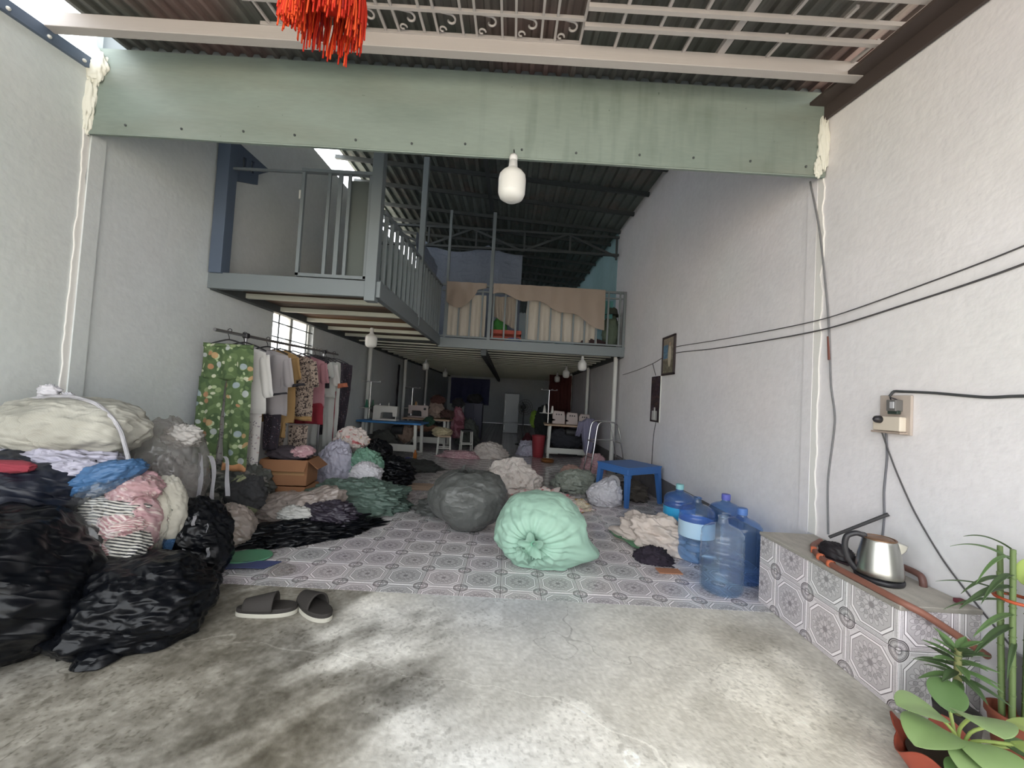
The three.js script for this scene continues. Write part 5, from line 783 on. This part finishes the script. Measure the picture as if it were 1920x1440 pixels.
bag('film_scrap', 'thin dark film lying on tiles left of the grey sack', 'plastic film', M.greyFilm, { c: [-0.62, 0.05, -4.15], r: [0.22, 0.07, 0.2], seed: 75, lump: 0.3, fold: 0.15, ridge: 0.1, bottom: 0.001, nu: 70, nv: 40 });
bag('beige_cloth_heap', 'tall heap of beige flowered cloth behind the sacks', 'cloth heap', F.beigeFloral, { c: [0.10, 0.16, -5.0], r: [0.31, 0.27, 0.28], seed: 76, lump: 0.22, fold: 0.12, foldF: 3, bottom: 0.001, sag: 0.25, nu: 130, nv: 80 });
bag('rose_cloth_heap', 'low spread of white cloth with red roses beside green sack', 'cloth heap', F.rose, { c: [0.44, 0.05, -4.52], r: [0.40, 0.12, 0.26], seed: 77, lump: 0.28, fold: 0.22, foldF: 4, bottom: 0.001, sag: 0.2, nu: 140, nv: 70 });
bag('yellow_cloth', 'small yellow and white rag at the end of rose cloth', 'rag', printM((c, w, h) => { c.fillStyle = '#c9bda8'; c.fillRect(0, 0, w, h); blot(c, w, h, 30, ['#b8863c', '#d0a050', '#a04a3c'], 5, 20); }), { c: [0.86, 0.04, -4.50], r: [0.11, 0.06, 0.12], seed: 78, lump: 0.25, fold: 0.2, bottom: 0.001, nu: 60, nv: 36 });
bag('cloudy_film_bag', 'cloudy grey green film bag lying left of the white carrier bag', 'bag', PH(0xa9b0a4, 0.4, { transmission: 0.35, thickness: 0, bumpMap: crumple, bumpScale: 0.015 }), { c: [0.98, 0.12, -5.42], r: [0.28, 0.16, 0.22], seed: 79, lump: 0.2, fold: 0.08, ridge: 0.1, bottom: 0.001, nu: 100, nv: 60 });
bag('rose_bundle', 'small flesh coloured bundle behind the cloudy film bag', 'bundle', fabricM(0xa88a80), { c: [1.02, 0.10, -6.1], r: [0.16, 0.12, 0.14], seed: 80, lump: 0.2, fold: 0.12, bottom: 0.001, nu: 60, nv: 36 });
{
  const s = thing('white_carrier_bag', 'white plastic carrier bag with loop handle before the blue table', 'bag');
  obj('body', soft({ c: [1.20, 0.12, -4.74], r: [0.20, 0.15, 0.16], seed: 81, lump: 0.12, fold: 0.06, ridge: 0.05, bottom: 0.001, sag: 0.1, nu: 110, nv: 70, post: (p) => { const t = clamp((p.y - 0.12) / 0.16, 0, 1); p.x += 0.07 * t * t; p.y += 0.05 * t; p.x = lerp(p.x, 1.28, 0.45 * t * t); } }), M.whiteBag, s);
  obj('handle', sheet((u, v) => { const a = lerp(-0.4, 3.6, u), r = lerp(0.055, 0.095, v); return V(1.275 + r * 0.8 * Math.cos(a), 0.275 + r * 1.0 * Math.sin(a), -4.64 + 0.01 * Math.sin(u * 7 + v)); }, 30, 6, 0.003), M.whiteBag, s);
}
bag('cream_cloth_heap', 'long heap of cream ruffled cloth beside the water bottles', 'cloth heap', fabricM(0xd0c3ba), { c: [1.36, 0.05, -3.50], r: [0.25, 0.185, 0.30], seed: 82, lump: 0.30, lumpF: 2.6, fold: 0.09, foldF: 2.4, bottom: 0.001, sag: 0.08, nu: 150, nv: 90, post: (p) => { p.x += (p.z + 3.5) * 0.42; } });
tag(obj('green_cloth', sheet((u, v) => V(1.0 + u * 0.34 + v * 0.14, 0.008 + 0.012 * (0.5 + n3(u * 5, v * 5, 3)), -3.72 + v * 0.42 - u * 0.12), 24, 24, 0.004), fabricM(0x6f9a78)), 'flat green cloth under the near edge of cream heap', 'cloth');
bag('purple_cloth', 'small dark purple and black rag in front of cream heap', 'rag', printM((c, w, h) => { c.fillStyle = '#2c2430'; c.fillRect(0, 0, w, h); blot(c, w, h, 14, ['#5a3a58', '#8a8488', '#1d1a20'], 10, 34); }), { c: [1.20, 0.03, -3.13], r: [0.11, 0.065, 0.10], seed: 83, lump: 0.3, fold: 0.2, bottom: 0.001, nu: 70, nv: 40 });
tag(obj('cardboard_scrap', rbox(0.17, 0.006, 0.09, 0, 0.004, 0, 0.002), S(0xb07a5c, 0.85)), 'flat brown cardboard scrap in front of the purple rag', 'cardboard').position.set(1.24, 0.001, -2.93);
tag(obj('dark_cloth', soft({ c: [1.72, 0.08, -3.92], r: [0.10, 0.12, 0.12], seed: 84, lump: 0.2, fold: 0.15, bottom: 0.001, nu: 50, nv: 34 }), fabricM(0x54504c)), 'dark grey rag behind the aqua capped bottle', 'rag');
// ---------------------------------------------------------------- blue plastic table
{
  const t = thing('blue_plastic_table', 'low bright blue plastic table by the right wall', 'table', [1.56, 0, -5.0], 0.53);
  M.bluePlastic = S(0x3f6fb0, 0.42); M.tableTop = S(0x8a9098, 0.5);
  obj('top', rbox(0.60, 0.02, 0.52, 0, 0.452, 0, 0.008), M.bluePlastic, t);
  for (const [w, d, x, z] of [[0.58, 0.02, 0, 0.245], [0.58, 0.02, 0, -0.245], [0.02, 0.50, 0.285, 0], [0.02, 0.50, -0.285, 0]]) obj('apron', rbox(w, 0.075, d, x, 0.41, z, 0.006), M.bluePlastic, t);
  for (const sx of [-1, 1]) for (const sz of [-1, 1]) { const g = new THREE.CylinderGeometry(0.042, 0.028, 0.42, 4, 1).rotateY(Math.PI / 4).translate(0, 0.21, 0), p = g.attributes.position; for (let i = 0; i < p.count; i++) { const k = 1 - p.getY(i) / 0.42; p.setX(i, p.getX(i) + sx * (0.26 + 0.03 * k)); p.setZ(i, p.getZ(i) + sz * (0.22 + 0.03 * k)); } g.computeVertexNormals(); obj('leg', toCreasedNormals(g, 0.6), M.bluePlastic, t); }
  tag(obj('folded_cloths', soft({ c: [1.62, 0.11, -5.1], r: [0.2, 0.12, 0.16], seed: 86, lump: 0.25, fold: 0.2, bottom: 0.001, nu: 60, nv: 40 }), fabricM(0x4c4640)), 'dark cloth bundle pushed under the blue table', 'bundle');
}
// chrome walking frame
{
  const w = thing('walking_frame', 'bent chrome walking frame standing behind blue table', 'walking frame', [1.62, 0, -6.65], 0.1);
  M.shine = S(0xd4d4d6, 0.15, { metalness: 1 });
  for (const z of [0.14, -0.2]) obj('hoop', tube([[-0.26, 0, z + 0.03], [-0.20, 0.45, z + 0.015], [-0.155, 0.80, z], [-0.10, 0.885, z], [0, 0.895, z], [0.12, 0.89, z], [0.19, 0.84, z], [0.24, 0.62, z + 0.01], [0.30, 0.30, z + 0.02], [0.32, 0, z + 0.03]], 0.0125, 90, 10), M.shine, w);
  for (const y of [0.3, 0.56]) for (const s of [-1, 1]) obj('side_bar', rod(V(s * (0.265 - y * 0.05) + 0.02, y, 0.16), V(s * (0.265 - y * 0.05) + 0.02, y, -0.18), 0.009), M.shine, w);
  obj('cross_bar', rod(V(-0.19, 0.57, -0.19), V(0.255, 0.57, -0.19), 0.009), M.shine, w);
  for (const [x, z] of [[-0.26, 0.17], [0.32, 0.17], [-0.26, -0.17], [0.32, -0.17]]) obj('rubber_tip', rod(V(x, 0, z), V(x, 0.03, z), 0.016), M.blackPlastic, w);
}
bag('lilac_cloth_bundle', 'pink and lilac folded cloths below the chrome frame', 'bundle', F.pinkFloral, { c: [1.55, 0.14, -6.95], r: [0.2, 0.18, 0.2], seed: 88, lump: 0.2, fold: 0.14, foldF: 4, stretch: [0.5, 2, 0.5], bottom: 0.001, nu: 70, nv: 44 });
// ---------------------------------------------------------------- sewing tables and machines
M.tableWhite = S(0xc9c9c2, 0.5, { metalness: 0.1 }); M.tableBlue = S(0x3c7cb8, 0.45); M.tableWood = S(0xb39a80, 0.55); M.machine = S(0xd2cfc8, 0.4); M.machinePink = S(0xb8aaa6, 0.5); M.dark = S(0x2c2c2e, 0.5);
function sewingTable(label, [x, z], turn, w, d, h, top, fascia) {
  const t = thing('sewing_table', label, 'table', [x, 0, z], turn);
  obj('top', rbox(w, 0.035, d, 0, h - 0.018, 0, 0.008), top, t);
  for (const s of [-1, 1]) { obj('leg', [bar(V(s * (w / 2 - 0.10), 0.05, d / 2 - 0.07), V(s * (w / 2 - 0.12), h - 0.035, d / 2 - 0.07), 0.05), ], M.tableWhite, t); obj('leg', bar(V(s * (w / 2 - 0.10), 0.05, -d / 2 + 0.07), V(s * (w / 2 - 0.12), h - 0.035, -d / 2 + 0.07), 0.05), M.tableWhite, t); obj('foot', rbox(0.05, 0.05, d - 0.04, s * (w / 2 - 0.10), 0.025, 0, 0.006), M.tableWhite, t); }
  obj('front_board', rbox(w - 0.2, fascia, 0.02, 0, 0.17, d / 2 - 0.07, 0.004), M.tableWhite, t);
  obj('treadle', rbox(w * 0.4, 0.02, 0.22, 0.02, 0.09, 0, 0.006), M.dark, t);
  obj('stretcher', bar(V(-w / 2 + 0.1, 0.06, -d / 2 + 0.08), V(w / 2 - 0.1, 0.06, -d / 2 + 0.08), 0.03), M.tableWhite, t);
  obj('motor', [lathe([[0, -0.11], [0.085, -0.11], [0.09, -0.09], [0.09, 0.09], [0.06, 0.12], [0, 0.12]], 20).rotateZ(Math.PI / 2).translate(0.08, h - 0.17, -0.05)], M.dark, t);
  return t;
}
const lt = sewingTable('blue topped sewing table with white legs near left wall', [-2.16, -7.60], -0.06, 1.22, 0.56, 0.64, M.tableBlue, 0.13);
{ // faded maker's mark on the front board
  const mk = canvasTex(128, 32, (c, w, h) => { c.fillStyle = '#c3c2bd'; c.fillRect(0, 0, w, h); c.fillStyle = '#8d86ae'; c.fillRect(4, 4, 70, 24); c.fillStyle = '#4a4470'; for (let i = 0; i < 9; i++) c.fillRect(40 + i * 7, 8 + (i % 3) * 2, 5, 13 - (i % 2) * 4); });
  obj('maker_mark', new THREE.PlaneGeometry(0.40, 0.09).translate(-0.02, 0.17, 0.56 / 2 - 0.07 + 0.0115), S(0xffffff, 0.5, { map: mk }), lt);
}
const rt = sewingTable('white legged sewing table holding overlock machines by right wall', [1.28, -8.40], -0.05, 1.0, 0.56, 0.71, M.tableWood, 0.11);
const wt = sewingTable('wood topped sewing table behind the blue one', [-1.78, -9.05], -0.04, 1.05, 0.56, 0.64, M.tableWood, 0.13);
function sewingMachine(label, pos, turn, m) {
  const s = thing('sewing_machine', label, 'sewing machine', pos, turn);
  obj('bed', rbox(0.46, 0.03, 0.17, 0, 0.015, 0, 0.008), m, s);
  obj('arm', extrude([[-0.22, 0.26], [0.2, 0.27], [0.225, 0.25], [0.225, 0.03], [0.10, 0.03], [0.09, 0.14], [0.05, 0.165], [-0.15, 0.165], [-0.16, 0.09], [-0.215, 0.09]], 0.10, 0.012).translate(0, 0, -0.05), m, s);
  obj('handwheel', lathe([[0, 0], [0.06, 0], [0.07, 0.01], [0.07, 0.03], [0.05, 0.04], [0, 0.04]], 28).rotateZ(-Math.PI / 2).translate(0.24, 0.2, 0), M.dark, s);
  obj('needle_bar', [rod(V(-0.188, 0.09, 0), V(-0.188, 0.035, 0), 0.008), rbox(0.05, 0.006, 0.03, -0.188, 0.035, 0.01, 0.002)], M.shine, s);
  obj('thread_post', [rod(V(-0.05, 0.27, -0.02), V(-0.05, 0.33, -0.02), 0.004), rod(V(0.12, 0.27, -0.02), V(0.12, 0.31, -0.02), 0.01)], M.shine, s);
  obj('dial', rod(V(0.16, 0.2, 0.062), V(0.16, 0.2, 0.075), 0.03, 0.028, 20), M.dark, s);
  return s;
}
sewingMachine('white sewing machine on the blue topped table', [-2.32, 0.642, -7.62], Math.PI - 0.06, M.machine);
sewingMachine('pinkish sewing machine on the wood topped table', [-2.02, 0.642, -9.05], -0.1, M.machinePink);
function threadStand(label, pos, h, spools, turn = 0) {
  const s = thing('thread_stand', label, 'thread stand', pos, turn);
  obj('pole', rod(V(0, 0, 0), V(0, h, 0), 0.012, 0.01), M.shine, s);
  obj('guide_arm', [rod(V(-0.17, h, 0), V(0.17, h, 0), 0.008), ...[-0.16, -0.06, 0.06, 0.16].map((x) => new THREE.TorusGeometry(0.014, 0.003, 6, 14).translate(x, h + 0.012, 0))], M.shine, s);
  obj('spool_tray', rbox(0.36, 0.014, 0.12, 0, h * 0.30, 0, 0.005), M.tableWhite, s);
  spools.forEach(([x, c], i) => obj('spool', lathe([[0, 0], [0.04, 0], [0.03, 0.03], [0.016, 0.14], [0.018, 0.15], [0, 0.15]], 18).translate(x, h * 0.30 + 0.008, 0.02), S(c, 0.8), s));
  return s;
}
threadStand('tall thread stand with green cones at left end of blue table', [-2.66, 0.642, -7.66], 0.72, [[-0.05, 0x3c7a62], [0.06, 0x4a6a58]], 0.2);
threadStand('pale T shaped thread stand beside the overlock machines', [0.86, 0.712, -8.42], 0.70, [[-0.09, 0xd8d6d0], [0.08, 0xe2e0da]], 0.1);
threadStand('thin thread stand over the wood topped table', [-2.2, 0.642, -9.1], 0.66, [[0.1, 0xb08a60]], 0);
function overlock(label, x, m, s = 1) {
  const o = thing('overlock_machine', label, 'overlock machine', [x, 0.712, -8.40], -0.05);
  obj('body', extrude([[-0.12, 0], [0.12, 0], [0.12, 0.14], [0.10, 0.24], [-0.09, 0.25], [-0.12, 0.2], [-0.12, 0.10], [-0.07, 0.09], [-0.07, 0.05], [-0.12, 0.04]].map(([a, b]) => [a * s, b * s]), 0.14, 0.012).translate(0, 0.012, -0.07), m, o);
  obj('handwheel', lathe([[0, 0], [0.05, 0], [0.055, 0.012], [0.04, 0.03], [0, 0.03]], 22).rotateZ(-Math.PI / 2).translate(0.135 * s, 0.13 * s, 0), M.dark, o);
  for (const k of [-0.05, 0, 0.05]) obj('tension_dial', rod(V(k * s, 0.2 * s, 0.083), V(k * s, 0.2 * s, 0.10), 0.015, 0.012, 12), M.dark, o);
}
overlock('pinkish grey overlock machine next to the pale thread stand', 1.08, M.machinePink);
overlock('squarer overlock machine in the middle of its table', 1.36, M.machinePink, 0.92);
overlock('overlock machine at the wall end of its table', 1.62, M.machinePink, 0.85);
{
  const s = thing('lilac_shirt', 'lilac shirt hanging off the wall end of sewing table', 'shirt', [1.66, 0, -7.98], -0.2);
  obj('body', cloth([[0.88, -0.08, 0.08], [0.80, -0.17, 0.16], [0.5, -0.15, 0.14], [0.22, -0.10, 0.08], [0.12, -0.04, 0.04]], { thick: 0.08, seed: 5, foldN: 3, fold: 0.03, nv: 40 }), fabricM(0x8f8ca4), s);
  obj('sleeve', cloth([[0, -0.06, 0.06], [-0.3, -0.05, 0.05]], { thick: 0.05, seed: 6 }).rotateZ(-0.25).translate(-0.16, 0.8, 0.02), fabricM(0x8f8ca4), s);
}
bag('dark_scrap_heap', 'dark heap of scraps inside the overlock table frame', 'scrap heap', fabricM(0x33343a), { c: [1.28, 0.40, -8.5], r: [0.36, 0.2, 0.12], seed: 90, lump: 0.2, fold: 0.14, nu: 70, nv: 44 });
tag(obj('red_bucket', lathe([[0, 0], [0.11, 0], [0.14, 0.42], [0.15, 0.44], [0.14, 0.45], [0.13, 0.43], [0.10, 0.02], [0, 0.02]], 28).translate(0.68, 0.001, -8.35), S(0x93343c, 0.5)), 'red plastic bucket at the free end of overlock table', 'bucket');
tag(obj('orange_tin', lathe([[0, 0], [0.12, 0], [0.13, 0.05], [0.12, 0.06], [0.1, 0.03], [0, 0.03]], 24).translate(0.82, 0.001, -7.72), S(0x8a5a30, 0.5)), 'shallow brown orange tray on floor before the red bucket', 'tray');
{ // stools
  const mk = (label, [x, z], turn, h, w, m) => { const s = thing('metal_stool', label, 'stool', [x, 0, z], turn); obj('seat', rbox(w, 0.03, w, 0, h - 0.015, 0, 0.008), m, s); for (const a of [-1, 1]) for (const b of [-1, 1]) obj('leg', bar(V(a * w * 0.5, 0, b * w * 0.5), V(a * w * 0.44, h - 0.03, b * w * 0.44), 0.022), M.tableWhite, s); for (const a of [-1, 1]) obj('rung', [bar(V(a * w * 0.48, h * 0.35, -w * 0.48), V(a * w * 0.48, h * 0.35, w * 0.48), 0.018), bar(V(-w * 0.48, h * 0.35, a * w * 0.48), V(w * 0.48, h * 0.35, a * w * 0.48), 0.018)], M.tableWhite, s); };
  mk('pale metal stool with a cream cloth on its seat', [-1.24, -8.02], 0.1, 0.38, 0.26, M.tableWood);
  mk('pale metal stool with dark seat standing alone in the aisle', [-0.86, -8.62], 0.25, 0.46, 0.24, M.dark);
  bag('cream_seat_cloth', 'cream yellow cloth heaped over a metal stool', 'cloth', fabricM(0xb4a88a), { c: [-1.30, 0.44, -8.02], r: [0.2, 0.1, 0.16], seed: 92, lump: 0.2, fold: 0.14, nu: 60, nv: 40 });
}
const far = (name, label, cat, m, c, r, seed, o = {}) => bag(name, label, cat, m, { c, r, seed, lump: 0.22, fold: 0.14, nu: 60, nv: 40, ...o });
far('garment_heap', 'tan and brown garment heap on the wood topped table', 'clothes heap', fabricM(0x8c7a70), [-1.62, 0.84, -9.05], [0.17, 0.16, 0.14], 93, { bottom: 0.642 });
far('garment_heap', 'dark brown garments piled above the tan heap', 'clothes heap', fabricM(0x4a2f2a), [-1.62, 1.05, -9.1], [0.16, 0.12, 0.12], 94);
far('garment_heap', 'brown garments at right end of the wood topped table', 'clothes heap', fabricM(0x4d3632), [-1.38, 0.76, -9.02], [0.16, 0.09, 0.14], 95, { bottom: 0.642 });
far('pink_garment_bundle', 'tall pink and maroon garment bundle beside the wood table', 'bundle', printM((c, w, h) => { c.fillStyle = '#8a5a66'; c.fillRect(0, 0, w, h); blot(c, w, h, 20, ['#a88088', '#5a3038', '#7a4a54'], 10, 40, 0.8); }), [-1.16, 0.55, -9.35], [0.15, 0.36, 0.14], 96, { fold: 0.1, bottom: 0.2 });
far('dark_garment_bundle', 'black garment bundle on top of the pink one', 'bundle', fabricM(0x232326), [-1.18, 1.0, -9.4], [0.14, 0.12, 0.12], 97);
far('grey_garment_heap', 'grey green garment heap behind the aisle stool', 'clothes heap', fabricM(0x4c504c), [-0.95, 0.30, -9.6], [0.26, 0.32, 0.22], 98, { bottom: 0.001 });
far('cloth_roll_heap', 'orange brown cloth bundle under the wood topped table', 'bundle', fabricM(0x8a6a58), [-1.95, 0.44, -9.0], [0.34, 0.10, 0.14], 99);
far('scrap_heap', 'dark scrap heap beneath the blue topped table', 'scrap heap', fabricM(0x474845), [-2.4, 0.22, -7.75], [0.28, 0.22, 0.14], 100, { bottom: 0.001 });
far('scrap_bag', 'orange and grey scrap bag beneath the blue topped table', 'bag', fabricM(0x7d6a5e), [-1.95, 0.42, -7.72], [0.14, 0.18, 0.12], 101);
far('pale_cloth_heap', 'pale pink cloth heap in the aisle beyond the sacks', 'cloth heap', F.beigeFloral, [-0.32, 0.10, -7.95], [0.30, 0.20, 0.26], 102, { bottom: 0.001 });
far('pink_cloth_heap', 'low dusky pink cloth heap near the metal stools', 'cloth heap', F.pinkFloral, [-0.86, 0.04, -7.75], [0.36, 0.08, 0.18], 103, { bottom: 0.001 });
far('grey_cloth_bag', 'grey white bag on floor before the dark cabinet things', 'bag', M.lilacBag, [0.44, 0.12, -8.5], [0.17, 0.18, 0.15], 104, { bottom: 0.001 });
far('dark_floor_cloth', 'dark grey cloth crumpled on tiles near blue table legs', 'cloth', fabricM(0x3e403e), [-1.45, 0.05, -6.3], [0.38, 0.09, 0.3], 105, { bottom: 0.001 });
far('brown_floor_cloth', 'beige cardboard coloured cloth flat on tiles beyond black bag', 'cloth', fabricM(0xa08a78), [-1.0, 0.015, -5.1], [0.3, 0.02, 0.14], 106, { bottom: 0.001 });
far('green_garment', 'dark green garment tucked under the wood table top', 'garment', fabricM(0x2c4a3a), [-1.72, 0.58, -8.75], [0.12, 0.10, 0.06], 107);
tag(obj('blue_tape_roll', [new THREE.TorusGeometry(0.045, 0.02, 10, 24).rotateX(Math.PI / 2).translate(-1.72, 0.022, -7.12)], S(0x3c3c7a, 0.5)), 'dark blue tape roll at the foot of blue topped table', 'tape roll');
tag(obj('orange_bottle', lathe([[0, 0], [0.03, 0], [0.032, 0.12], [0.015, 0.15], [0.015, 0.18], [0, 0.18]], 16).translate(-1.60, 0.001, -7.1), S(0xb0682c, 0.5)), 'small orange bottle beside the dark blue tape roll', 'bottle');
{
  const c = thing('blue_cabinet', 'dark navy upright cabinet deep in the hall', 'cabinet', [-0.95, 0, -11.2]);
  const nav = S(0x2b2c44, 0.5);
  obj('carcass', rbox(0.5, 1.0, 0.4, 0, 0.5, 0, 0.01), nav, c); for (const x of [-0.125, 0.125]) { const d = obj('door', rbox(0.235, 0.94, 0.02, x, 0.5, 0.21, 0.006), nav, c); obj('handle', rbox(0.015, 0.1, 0.015, x * 0.3, 0.55, 0.226, 0.004), M.shine, d); }
  far('cabinet_clutter', 'dark clutter heaped on the navy cabinet', 'clutter', fabricM(0x2a2a2c), [-0.95, 1.12, -11.2], [0.22, 0.13, 0.18], 110);
  const f = thing('silver_fridge', 'tall narrow silver fridge at the far end of aisle', 'fridge', [0.12, 0, -13.9]);
  obj('body', rbox(0.52, 1.36, 0.5, 0, 0.68, 0, 0.015), S(0x8a8a8c, 0.4, { metalness: 0.3 }), f);
  const door = S(0x7c7e80, 0.45, { metalness: 0.4 });
  for (const [y, h] of [[0.86, 0.98], [0.19, 0.32]]) { const d = obj('door', rbox(0.51, h, 0.05, 0, y, 0.275, 0.012), door, f); obj('handle', rbox(0.02, h * 0.5, 0.02, -0.21, y, 0.31, 0.006), M.whitePipe, d); }
}
{ // pedestal fan
  const f = thing('pedestal_fan', 'dark pedestal fan standing before the far aisle', 'fan', [0.42, 0, -10.4], 0.3);
  obj('base', lathe([[0, 0], [0.19, 0], [0.2, 0.015], [0.06, 0.04], [0, 0.045]], 30), M.dark, f); obj('pole', rod(V(0, 0.04, 0), V(0, 0.9, 0), 0.018, 0.014), M.dark, f); obj('motor', lathe([[0, -0.09], [0.06, -0.08], [0.07, 0], [0.05, 0.06], [0, 0.07]], 20).rotateX(Math.PI / 2).translate(0, 0.98, -0.03), M.dark, f);
  const g = [0.2, 0.14, 0.08].map((r) => new THREE.TorusGeometry(r, 0.004, 6, 40).translate(0, 0.98, 0.09)); for (let i = 0; i < 18; i++) { const a = i / 18 * 6.283; g.push(rod(V(0, 0.98, 0.1), V(0.2 * Math.cos(a), 0.98 + 0.2 * Math.sin(a), 0.085), 0.0025, 0.0025, 5)); }
  obj('guard', g, M.dark, f);
  for (let i = 0; i < 3; i++) { const a = i * 2.094; obj('blade', leaf(V(0, 0.98, 0.06), V(Math.cos(a), Math.sin(a), 0.01), 0.17, 0.06, 0, 1, 0.1), S(0x3c4a4c, 0.4), f); }
}
far('green_hanging_bag', 'lime green bag hung beside the overlock table', 'bag', fabricM(0x6f8c34), [0.66, 0.72, -9.6], [0.11, 0.2, 0.1], 111);
far('dark_chair_pile', 'black garment pile on a seat behind the thread stand', 'clothes heap', fabricM(0x262a2a), [0.86, 0.62, -9.5], [0.2, 0.42, 0.2], 112, { bottom: 0.001 });
far('maroon_bundle', 'dark maroon bundle between red bucket and fan', 'bundle', fabricM(0x4a1c24), [0.50, 0.2, -9.2], [0.12, 0.2, 0.12], 113, { bottom: 0.001 });
tag(obj('dark_red_curtain', drape(1.22, 1.90, () => 1.98, () => 0.1, -12.1, 6, 0.03, 9), fabricM(0x4a2220)), 'dark red curtain hanging across far right corner', 'curtain');
tag(obj('blue_wall_sheet', drape(-2.7, -0.9, () => 2.0, () => 0.8, ZB + 0.08, 5, 0.03, 10), fabricM(0x55567a)), 'dull blue sheet hung on the rear wall', 'sheet');
tag(obj('patterned_strip', drape(-0.08, 0.08, () => 1.86, () => 0.78, 0, 1, 0.01, 11).rotateY(Math.PI / 2).translate(XL + 0.12, 0, -9.75), F.dots), 'dark patterned cloth strip hung beside the second left column', 'cloth');
// ---------------------------------------------------------------- red tassel decoration under the porch roof
{
  const t = thing('red_tassel_ornament', 'red and orange fringed festival ornament hanging under porch roof', 'ornament', [-0.86, 2.535, -1.52]);
  M.redFringe = S(0xc8301c, 0.55); M.orangeFringe = S(0xe2552a, 0.5); M.darkRed = S(0x8a1a1c, 0.6);
  obj('cord', rod(V(0.05, 0.3, 0), V(0.05, 0.9, 0), 0.004), M.darkRed, t);
  obj('globe', lathe([[0, 0.34], [0.06, 0.33], [0.12, 0.28], [0.135, 0.22], [0.12, 0.17], [0.06, 0.13], [0, 0.12]], 32).translate(0.06, 0.06, 0), M.redFringe, t);
  const strand = (x, z, y0, L, m, sw) => tube([[x, y0, z], [x * 1.04 + sw * 0.3, y0 - L * 0.35, z * 1.02], [x * 1.02 + sw, y0 - L * 0.7, z], [x + sw * 1.3, y0 - L, z]], 0.0036, 8, 4);
  const sets = { fringe: [[], M.redFringe], fringe_orange: [[], M.orangeFringe], fringe_dark: [[], M.darkRed] }, keys = Object.keys(sets);
  for (let i = 0; i < 380; i++) { const a = rnd() * 6.283, r = 0.13 * Math.sqrt(rr(0.55, 1)); sets[keys[i % 3 === 0 ? 1 : i % 7 === 0 ? 2 : 0]][0].push(strand(0.06 + r * Math.cos(a), r * Math.sin(a), rr(0.24, 0.30), rr(0.12, 0.22), null, rr(-0.015, 0.015))); }
  for (let i = 0; i < 200; i++) { const a = rnd() * 6.283, r = 0.035 * Math.sqrt(rnd()); sets[keys[i % 2]][0].push(strand(-0.03 + r * Math.cos(a), 0.06 + r * Math.sin(a), rr(0.20, 0.24), rr(0.14, 0.19), null, rr(-0.03, 0.005))); }
  for (const [k, [g, m]] of Object.entries(sets)) obj('fringe', g, m, t).userData.kind = 'stuff';
  obj('tassel_knot', soft({ c: [-0.03, 0.235, 0.06], r: [0.035, 0.025, 0.035], nu: 24, nv: 16, seed: 3 }), M.orangeFringe, t);
  obj('gold_bead', new THREE.SphereGeometry(0.012, 12, 8).translate(0.0, 0.29, 0.12), S(0xd8a040, 0.35, { metalness: 0.6 }), t);
}
renderer.render(scene, camera);
